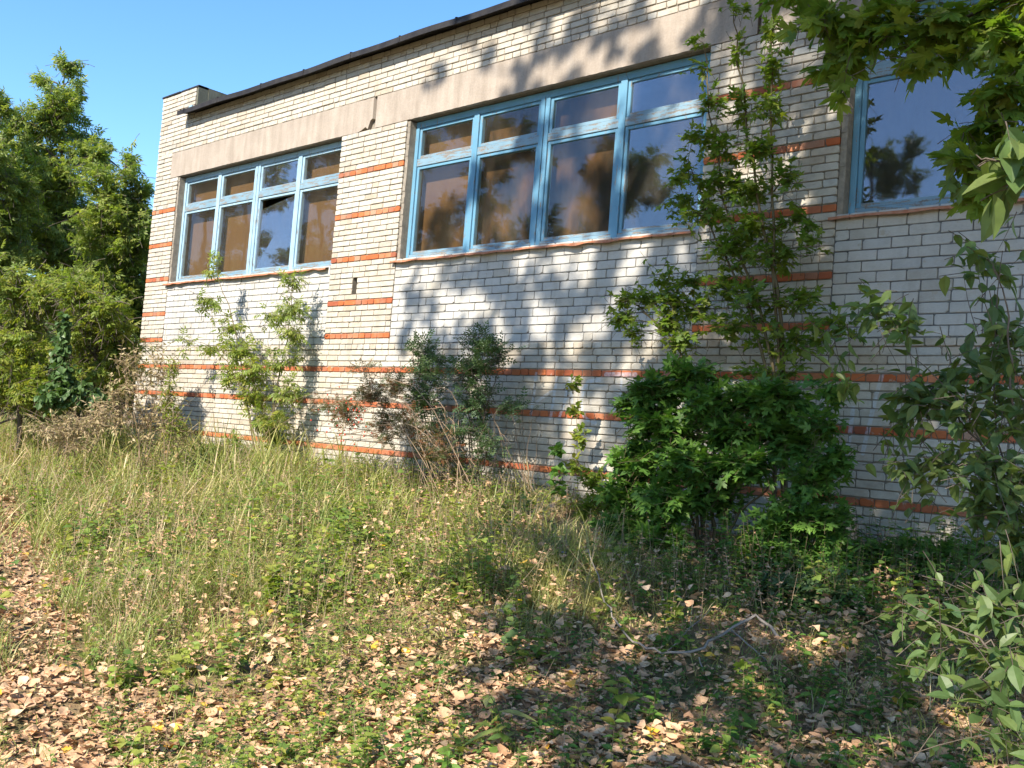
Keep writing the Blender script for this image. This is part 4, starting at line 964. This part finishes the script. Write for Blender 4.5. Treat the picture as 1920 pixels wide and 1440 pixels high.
maple_plant('wall_foot_bush', 'dark leafy bush at the wall foot below the right window', 'bush', -.8, (1720, 1090), [[(1720, 1050), (1700, 1010)], [(1730, 1050), (1770, 1020)]],
    [(1650, 1040, 40, 22, 22), (1710, 1030, 44, 26, 28), (1770, 1040, 44, 26, 28), (1700, 1080, 60, 24, 28), (1640, 1090, 40, 20, 16)], 86, .09, 110, 'leafy bushes along the right wall foot', L_MAPLE, rad=.006, nl=6, tl=.2)
maple_plant('wall_foot_bush', 'dark leafy bush at the wall foot by the right edge', 'bush', -.9, (1870, 1110), [[(1870, 1060), (1850, 1030)], [(1880, 1060), (1920, 1030)]],
    [(1830, 1050, 44, 26, 28), (1890, 1050, 44, 28, 28), (1940, 1060, 44, 30, 24), (1860, 1100, 60, 26, 28), (1780, 1110, 50, 22, 20)], 87, .09, 110, 'leafy bushes along the right wall foot', L_MAPLE, rad=.006, nl=6, tl=.2)
maple_plant('shaded_bush', 'low tangled bush in the shade between maple bush and fallen branch', 'bush', -2.2, (1510, 1200), [[(1500, 1130), (1480, 1080)], [(1520, 1130), (1560, 1090)]],
    [(1470, 1110, 50, 26, 20), (1540, 1110, 50, 30, 24), (1440, 1150, 40, 20, 12), (1510, 1165, 60, 24, 20), (1590, 1140, 44, 28, 16)], 88, .075, 110, None, L_SMALL, rad=.005, nl=6, tl=.2)

# ------------------------------------------------------------------ right hand shrubs, close to the viewer
def oval_branch(name, label, cat, stems, clumps, seed, sz, n_single, group=None, mat=L_OVAL, tm=None, rad=.007, nl=5, tl=.18, droop=.6, bark_=None, **kw):
    """stems and clumps given as (px, py, distance)"""
    p0 = atd(*stems[0][0]); pl = Plant(name, label, cat, p0, group, seed)
    for st in stems: pl.stem([atd(*q) for q in st], rad if st is stems[0] else rad * .6, rad * .2, 16, .01)
    for cx_, cy_, dd, rx, ry, n in clumps:
        c = atd(cx_, cy_, dd); a = px2m(c, rx); pl.limb_to(c, .0015, .004, low=-.3)
        pl.clump(c, (a, a, px2m(c, ry)), n, nl, sz, tl=tl, droop=droop, rad=.0018, upw=.1, jit=.6, **kw)
    return pl.finish(tm or T_OVAL, mat, bark_ or M_BARK, n_single, lo_t=tm or T_OVAL)
gb = atd(2050, 1250, 4.6); 
oval_branch('willow_shrub', 'oval leaved shrub reaching in from the right over the brick wall', 'shrub',
    [[(2080, 1500, 3.9), (2000, 1250, 3.9), (1930, 1000, 3.9), (1850, 850, 3.9), (1790, 740, 3.9), (1700, 660, 3.9)], [(1930, 1000, 3.9), (1880, 880, 3.9), (1860, 700, 3.8), (1870, 560, 3.8), (1880, 470, 3.8)], [(1880, 900, 3.9), (1800, 870, 3.9), (1740, 860, 4.)], [(1850, 850, 3.9), (1760, 740, 4.), (1690, 700, 4.)], [(1900, 760, 3.7), (1890, 560, 3.7), (1850, 480, 3.7)]],
    [(1640, 580, 4.2, 50, 30, 12), (1700, 620, 4.1, 40, 30, 9), (1590, 720, 4.1, 40, 18, 6), (1720, 740, 4., 50, 36, 16), (1770, 710, 4., 50, 40, 16), (1690, 790, 4., 40, 24, 8), (1800, 790, 3.9, 40, 30, 10), (1750, 880, 4., 50, 30, 14), (1700, 880, 4., 40, 20, 7), (1860, 500, 3.8, 60, 34, 9), (1890, 620, 3.8, 40, 44, 12), (1870, 700, 3.8, 50, 40, 16), (1900, 780, 3.8, 40, 40, 16), (1870, 880, 3.8, 50, 40, 18), (1900, 960, 3.8, 50, 40, 20), (1840, 950, 3.8, 40, 30, 10), (1900, 1020, 3.8, 40, 30, 12)], 91, .072, 300, tl=.26, nl=5, t0=.05)
oval_branch('willow_shrub', 'oval leaved shrub low in the right corner over fallen leaves', 'shrub',
    [[(2050, 1600, 2.9), (1980, 1400, 2.9), (1900, 1250, 2.9), (1800, 1180, 2.9), (1700, 1130, 2.9)], [(1930, 1300, 2.9), (1860, 1200, 2.9), (1780, 1230, 2.9)], [(1980, 1400, 2.9), (1900, 1380, 2.8), (1850, 1330, 2.8)], [(1950, 1330, 2.9), (1920, 1160, 2.9)]],
    [(1700, 1130, 3., 34, 20, 4), (1740, 1180, 3., 40, 30, 6), (1800, 1160, 3., 50, 30, 9), (1860, 1150, 3., 50, 30, 10), (1900, 1130, 3., 40, 30, 7), (1760, 1240, 2.9, 40, 24, 5), (1860, 1230, 2.9, 50, 30, 8), (1820, 1310, 2.8, 40, 30, 5), (1890, 1330, 2.8, 40, 40, 8), (1910, 1400, 2.7, 30, 30, 5), (1900, 1240, 2.9, 40, 40, 7)], 92, .064, 220, tl=.22, nl=4, t0=.05)
oval_branch('willow_twig', 'bright oval leaves on a twig close to the upper right edge', 'twig',
    [[(2100, 330, 2.3), (1960, 350, 2.3), (1880, 310, 2.3), (1830, 290, 2.3)], [(1960, 350, 2.3), (1900, 260, 2.3)]],
    [(1850, 300, 2.3, 30, 14, 2), (1880, 350, 2.3, 30, 20, 2), (1900, 260, 2.3, 26, 20, 2), (1905, 330, 2.3, 20, 20, 2)], 93, .095, 60, tl=.07, nl=2, droop=.9)
# overhanging maple boughs; the tree stands right of the frame
tb = np.array([15.2, -4.2, 0]); tb[2] = ground(tb[0], tb[1])
pl = Plant('maple_tree', 'maple tree whose boughs hang over the top right corner', 'tree', tb, None, 94)
pl.stem([tb - (0, 0, .1), tb + (0, .1, 2), tb + (-.2, .2, 4.5), tb + (-.3, 0, 8)], .16, .03, 18, .04, 8)
j = atd(2150, -150, 4.8)
pl.stem([tb + (-.1, .1, 2.6), (tb + (0, 0, 3) + j) / 2 + (0, 0, .4), j, atd(1900, 0, 4.7), atd(1700, 60, 4.7), atd(1560, 90, 4.8)], .05, .004, 26, .02)
pl.stem([j, atd(2000, 200, 4.4), atd(1900, 300, 4.4), atd(1850, 380, 4.4)], .02, .003, 16, .02)
pl.stem([j, atd(1800, -60, 4.9), atd(1560, -60, 5.), atd(1420, -40, 5.)], .02, .003, 16, .02)
for cx_, cy_, dd, rx, ry, n in [(1540, 40, 4.8, 50, 34, 12), (1600, 60, 4.8, 50, 36, 14), (1560, 120, 4.8, 36, 22, 6), (1680, 50, 4.7, 50, 40, 16), (1760, 40, 4.7, 50, 40, 16), (1830, 60, 4.7, 50, 50, 18), (1900, 80, 4.6, 40, 60, 16), (1730, 110, 4.6, 50, 24, 7), (1880, 170, 4.5, 50, 36, 16), (1850, 230, 4.5, 50, 34, 12), (1900, 290, 4.4, 40, 40, 12), (1820, 300, 4.4, 40, 34, 9), (1840, 360, 4.4, 34, 24, 7), (1580, 150, 4.7, 20, 24, 3),
                               (1640, -60, 4.9, 80, 40, 18), (1780, -70, 4.9, 80, 40, 18), (1500, -30, 5., 60, 30, 10), (1950, 0, 4.7, 60, 60, 16), (1970, 200, 4.5, 50, 60, 16)]:
    c = atd(cx_, cy_, dd); a = px2m(c, rx); pl.limb_to(c, .002, .006, low=-.4); pl.clump(c, (a, a, px2m(c, ry)), n, 3, .135, tl=.2, droop=.75, rad=.002, upw=0., flat=.8, jit=.5)
for c, R_, n in [((14.6, -4.6, 5.4), 1.2, 120), ((14.9, -3.4, 7), 1.2, 120), ((15.6, -4.6, 8), 1.2, 120), ((15.8, -3.4, 5.6), 1.0, 90)]:
    pl.limb_to(np.array(c), .01, .04); pl.clump(np.array(c), (R_, R_, R_ * .8), n, 6, .15, tl=.5, rad=.004)
rc = np.random.default_rng(77)  # added unseen canopy, kept out of frame to shade the right wall
for q in range(520):
    c = np.array([rc.uniform(8.3, 16), rc.uniform(-7.5, -1.6), rc.uniform(3.4, 7.6)]); R_ = .62
    bad = False
    for dx in (-1, 0, 1):
        for dz in (-1, 0, 1):
            a_, b_, w_ = proj(c + np.array([dx * (R_ + .5), 0, dz * (R_ + .5)]))
            if w_ > .05 and -60 < a_ < 1990 and -40 < b_ < 1500: bad = True
    if bad: continue
    if q % 3 == 0: pl.limb_to(c, .008, .03)
    pl.clump(c, (R_, R_, R_ * .5), 16, 6, .16, tl=.45, rad=.004)
pl.finish(T_MAPLE, L_MAPLEY, M_BARK, 290, lo_t=T_MAPLO, stemname='trunk')

# ------------------------------------------------------------------ tall trees behind the viewer: they shade the plot and show in the panes
def tall_tree(name, label, x, y, trunk_h, clumps, seed, group, sz=.22, r=.16, mat=L_ELDERD, tm=T_MAPLO, nl=7):
    b0 = np.array([x, y, 0.]); b0[2] = ground(x, y); pl = Plant(name, label, 'tree', b0, group, seed)
    pl.stem([b0 - (0, 0, .1), b0 + (.1, 0, trunk_h * .35), b0 + (-.1, .1, trunk_h * .7), b0 + (0, 0, trunk_h)], r, .04, 20, .06, 7)
    for cx_, cy_, cz_, R_, n in clumps:
        c = np.array([cx_, cy_, cz_], float); pl.limb_to(c, .012, .06)
        for q in range(max(1, n // 12)):
            u = pl.r.normal(0, 1, 3); u /= np.linalg.norm(u); cc = c + u * R_ * pl.r.random() ** .5
            pl.clump(cc, (R_ * .42, R_ * .42, R_ * .3), 12, nl, sz, tl=.55, rad=.006, droop=.4)
    return pl.finish(tm, mat, M_BARK, 0, stuff='crown', stemname='trunk')
G_T = 'tall trees behind the viewer shading the wall'
# how densely the crowns must stand between the sun and each spot of wall or ground
def shade_p(px, py, wall):
    n_ = math.sin(px * .021 + 1.3 * math.sin(py * .017)) * math.cos(py * .024 + px * .008) + .5 * math.sin(px * .05 + py * .043)
    if wall:
        if px < 765: return 0
        if py < 480:
            if px < 840 + (py - 130) * -.2: return 0 if py < 230 else (.35 if px > 800 else .1)
            if px < 1290: return .62 + .3 * n_ if py > 220 else .42 + .55 * n_
            return .93 if py > 60 else .75
        if px > 1290: return .9 + .12 * n_ if not (1690 < px < 1800 and 580 < py < 830) else .3
        if py < 640: return .5 + .5 * n_ if px < 800 else (.72 + .3 * n_ if px < 980 else .92)
        if px < 860: return .45 + .5 * n_
        if 1030 < px < 1180 and py > 770: return .15
        return .82 + .2 * n_
    if py < 1010: return 0. if px < 1120 else .8
    edge = 955 + 25 * math.sin(py * .03) + max(0, (1130 - py)) * .5
    if px < edge: return 0
    if 1120 < px < 1330 and py > 1370: return .1
    if 1010 < px < 1110 and 1150 < py < 1210: return .2
    return .88 + .15 * n_
cells = {}
for py_ in range(-40, 1460, 12):
    for px_ in range(730, 2050, 12):
        d = ray(px_, py_); tw_ = (0 - CAM[1]) / d[1]; h_ = CAM + d * tw_; wall = True
        if h_[2] < -1.55:
            wall = False; tg = (-2.1 - CAM[2]) / d[2] if d[2] < 0 else 1e9; h_ = CAM + d * tg
            if h_[1] > 0: continue
        if h_[2] > 4.5: continue
        q = h_ - SUND * ((h_[1] + 11.2) / SUND[1]); key = (round(q[0] / .34), round(q[2] / .34)); cells.setdefault(key, []).append(shade_p(px_, py_, wall))
for py_ in range(690, 900, 8):
    for px_ in range(1120, 1470, 8):
        h_ = at(px_, py_, -1.7); q = h_ - SUND * ((h_[1] + 11.2) / SUND[1]); key = (round(q[0] / .34), round(q[2] / .34)); cells.setdefault(key, []).extend([.12 if math.sin(px_ * .05) * math.cos(py_ * .04) > -.25 else .8] * 3)
trees_ = []
for k_, (lab, tx, ty, th_) in enumerate([('tall tree behind the viewer whose crown shades the middle window', 12.6, -13.6, 13.5), ('tall tree behind the viewer shading the right wall and the ground before it', 14.6, -12.2, 13)]):
    b0 = np.array([tx, ty, 0.]); b0[2] = ground(tx, ty); pl = Plant('shade_tree', lab, 'tree', b0, G_T, 101 + k_)
    pl.stem([b0 - (0, 0, .1), b0 + (.1, 0, th_ * .35), b0 + (-.1, .1, th_ * .7), b0 + (0, 0, th_)], .17, .04, 20, .06, 7)
    tgt = [(5.6, -11.6, 10.5), (7.5, -11.6, 9.5), (7, -11.6, 13), (9, -11.8, 12)] if k_ == 0 else [(10.5, -11.5, 5.5), (11, -11.4, 8.5), (11.6, -11.3, 11.5), (12.5, -11.2, 4.5)]
    for c in tgt: pl.limb_to(np.array(c, float), .03, .09)
    trees_.append(pl)
for (a, b_), ps in cells.items():
    p_ = float(np.mean(ps))
    if rng.random() > p_: continue
    x_, z_ = a * .34, b_ * .34
    pl = trees_[0] if x_ < 9.6 else trees_[1]
    if pl.r.random() < .10: pl.limb_to(np.array([x_, -11.2, z_]), .01, .04)
    pl.clump(np.array([x_ + rng.uniform(-.12, .12), -11.2 + rng.uniform(-.3, .3), z_ + rng.uniform(-.12, .12)]), (.22, .25, .2), 5 if p_ < .8 else 7, 6, .19, tl=.28, rad=.005, droop=.4)
for pl in trees_: pl.finish(T_MAPLO, L_ELDERD, M_BARK, 0, stuff='crown', stemname='trunk')
OPP = [(-29, -14, 15, 'farthest left tree across the plot, past the path'), (-24, -13, 14, 'tall tree across the plot reflected in the left window'), (-19.5, -13.5, 14, 'tree across the plot reflected in the last left pane'), (-15, -13, 13.5, 'tree across the plot, reflected between two windows'), (-11, -14, 12.5, 'tree across the plot reflected in the first middle pane'),
       (-7, -15, 10.5, 'tree across the plot reflected in the second middle pane'), (-4.5, -21, 10, 'thin tree across the plot reflected in the third middle pane'), (-3.4, -26, 13.2, 'low tree across the plot reflected in the right window'), (3.5, -30, 11.5, 'lowest tree across the plot, far right'), (-9, -31, 13, 'tree across the plot behind the low one')]
for i, (x_, y_, h_, lab) in enumerate(OPP):  # out of view trees, left ones added to hide bright sky in the panes
    g = ground(x_, y_); s_ = 111 + i
    cl = []
    rr = np.random.default_rng(s_)
    for q in range(16):
        f = rr.random(); rad = (1 - .75 * f) * h_ * .26; a = rr.uniform(0, 6.28); cl.append((x_ + math.cos(a) * rad * 1.0, y_ + math.sin(a) * rad * .7, g + .12 * h_ + f * h_ * .85, 1.6 - .6 * f, 110))
    tall_tree('opposite_tree', lab, x_, y_, h_, cl, s_, 'trees across the plot', sz=.34, nl=5, tm=T_COMPLO)

# ------------------------------------------------------------------ small single things in the plot
# fallen branch
bp = atg(1140, 1190); pl = Plant('fallen_branch', 'crooked grey fallen branch lying on the leaves', 'branch', bp, None, 121)
P_ = [atg(*q) + (0, 0, z_) for q, z_ in [((1098, 1095), .22), ((1125, 1150), .12), ((1150, 1190), .07), ((1180, 1228), .05), ((1230, 1250), .04), ((1310, 1250), .05), ((1370, 1215), .10), ((1420, 1202), .12), ((1465, 1230), .05)]]
pl.stem([q + (0, 0, .03) for q in P_], .004, .010, 34, .016, 6); 
pl.stem([P_[5], atg(1320, 1275) + (0, 0, .02)], .005, .003, 5, .004); pl.stem([P_[6] , atg(1450, 1255) + (0, 0, .02)], .006, .003, 6, .004); pl.stem([P_[4], atg(1330, 1180) + (0, 0, .12)], .004, .002, 6, .01)
pl.leaf(P_[2], np.array([1., 0, 0]), np.array([0, 0, 1.]), .03); pl.finish(T_OVLO, L_DRY, M_DEAD, 0, stemname='branch')
bp = atg(1220, 1080); pl = Plant('fallen_branch', 'thin fallen twig leaning by the maple bush', 'branch', bp, None, 122)
pl.stem([atg(1150, 1100) + (0, 0, .03), atg(1250, 1060) + (0, 0, .10), atg(1340, 1030) + (0, 0, .2)], .005, .002, 10, .01); pl.stem([atg(1270, 1100) + (0, 0, .03), atg(1350, 1050) + (0, 0, .08)], .006, .003, 8, .01)
pl.leaf(bp, np.array([1., 0, 0]), np.array([0, 0, 1.]), .03); pl.finish(T_OVLO, L_DRY, M_DEAD, 0, stemname='branch')
def sprig(name, label, cat, px, py, h, nl, sz, tm, mat, seed, side=0., single=True, pitch=.25, stemm=M_TWIG, fork=1, group=None):
    bp = atg(px, py); pl = Plant(name, label, cat, bp, group, seed)
    for f in range(fork):
        top = bp + np.array([RT[0] * side * h + pl.r.normal(0, .12 * h) * (f > 0), RT[1] * side * h + pl.r.normal(0, .12 * h) * (f > 0), h * (1 - .2 * f * pl.r.random())])
        P_ = pl.stem([bp - (0, 0, .02), (bp + top) / 2 + pl.r.normal(0, .02, 3), top], .003, .0015, 10, .004, 4)
        for i in range(nl):
            q = .12 + .88 * i / max(1, nl - 1); p = P_[min(9, int(q * 9))]; a = 2.4 * i + seed
            pl.leaf(p, np.array([math.cos(a), math.sin(a), pl.r.uniform(-.2, .6)]), np.array([-.2, -.3, 1.]) + pl.r.normal(0, .25, 3), sz * (1.1 - .4 * q) * pl.r.uniform(.7, 1.1))
    return pl.finish(tm, mat, stemm, 60 if single else 0)
sprig('green_seedling', 'bright green seedling with oval leaves lit by the sun in the shade', 'seedling', 1150, 1385, .27, 12, .105, T_HEART, L_YEL, 131)
sprig('maple_seedling', 'yellow green maple seedling among fallen leaves', 'seedling', 915, 1400, .20, 8, .12, T_MAPLE, L_YEL, 132)
sprig('maple_seedling', 'small maple seedling below the fallen branch, left of its twin', 'seedling', 1395, 1300, .17, 6, .12, T_MAPLE, L_MAPLEY, 133)
sprig('maple_seedling', 'maple seedling between the two fallen branches, nearest the maple bush', 'seedling', 1150, 1150, .22, 9, .13, T_MAPLE, L_YEL, 134)
sprig('maple_seedling', 'spreading maple seedling behind the arch of the fallen branch', 'seedling', 1260, 1165, .20, 11, .12, T_MAPLE, L_MAPLEY, 135, fork=2)
sprig('oval_seedling', 'grey green seedling with round leaves at the shadow edge', 'seedling', 960, 1235, .34, 14, .095, T_HEART, L_OVAL, 136, fork=2)
sprig('goldenrod', 'dense narrow leaved goldenrod stem standing up in the left grass', 'weed', 462, 1075, .66, 80, .12, T_LANCE, L_FORB, 137)
sprig('goldenrod', 'second narrow leaved goldenrod, in the middle of the grass', 'weed', 625, 1060, .52, 60, .11, T_LANCE, L_FORB, 138)
sprig('goldenrod', 'goldenrod with yellow lower leaves in the right shade', 'weed', 1690, 1330, .26, 44, .12, T_LANCE, L_MAPLEY, 139)
sprig('goldenrod', 'short goldenrod with green tuft below the fallen branch', 'weed', 1445, 1345, .18, 24, .09, T_LANCE, L_FORB, 140)
sprig('shrivelled_weed', 'shrivelled brown weed drooping beside a green shoot', 'weed', 805, 1215, .28, 30, .11, T_LANCE, L_DRY, 141, stemm=M_STALK)
sprig('nettle', 'yellow green nettle like weed left of centre', 'weed', 510, 1150, .34, 44, .09, T_HEART, L_YEL, 142, fork=3)
sprig('nettle', 'tall green weed at the far left by the path', 'weed', 60, 985, .45, 40, .09, T_HEART, L_FORB, 143, fork=3)
sprig('corn_leaf_weed', 'pale green plant with long lance leaves leaning right', 'weed', 960, 1410, .30, 7, .22, T_LANCE, L_GRASS, 144, side=-.5)
# flowers
def flower(name, label, px, py, lift, mat, sz, seed):
    p = atg(px, py); pl = Plant(name, label, 'flower', p, None, seed)
    top = p + (0, 0, lift); pl.stem([p, (p + top) / 2 + (.01, 0, 0), top], .0015, .001, 6, .003, 3)
    for i in range(9):
        a = i * .7; pl.leaf(top, np.array([math.cos(a), math.sin(a), .2]), np.array([0, -.5, 1.]), sz)
    pl.finish(T_OVLO, mat, M_TWIG, 0, stuff='petals')
for i, (fx, fy, lf, mt, lab) in enumerate([(858, 965, .12, M_BPET, 'pale blue chicory flower nearest the dark shrubs'), (1055, 1065, .12, M_BPET, 'pale blue chicory flower left of the maple bush'), (758, 1080, .12, M_BPET, 'pale blue flower in the middle of the grass'), (232, 950, .12, M_YPET, 'yellow flower in the tall left grass'), (812, 912, .15, M_YPET, 'yellow flower at the foot of the slender shrub'), (716, 1045, .10, M_YPET, 'yellow flower head in the middle grass'), (972, 1160, .12, M_YPET, 'yellow flower at the shadow edge')]):
    flower('wild_flower', lab, fx, fy, lf, mt, .022, 150 + i)
# loose yellow leaves lying on the litter
v, t = T_LITTER[1]; ymesh = None
for px_, py_, lab in [(845, 1385, 'orange yellow fallen leaf left of the seedling shadow'), (135, 1418, 'yellow fallen leaf at the lower left corner'), (540, 1388, 'yellow fallen leaf in the litter below the grass'), (1350, 1400, 'orange yellow fallen leaf near the bottom edge'), (660, 1375, 'yellow fallen leaf right of the sunny litter'), (1345, 1295, 'yellow fallen leaf under the fallen branch'), (1530, 1210, 'orange fallen leaf in the right shade')]:
    p = atg(px_, py_)
    if ymesh is None: o = mesh_tri('fallen_leaf', v, t, L_YLW); ymesh = o.data
    else: o = bpy.data.objects.new('fallen_leaf', ymesh); COL.objects.link(o)
    s_ = .075; o.scale = (s_, s_, s_); o.location = (p[0], p[1], p[2] + .025); o.rotation_euler = (rng.uniform(-.3, .3), rng.uniform(-.3, .3), rng.uniform(0, 6))
    tag(o, lab, 'leaf', 'single yellow leaves on the litter')
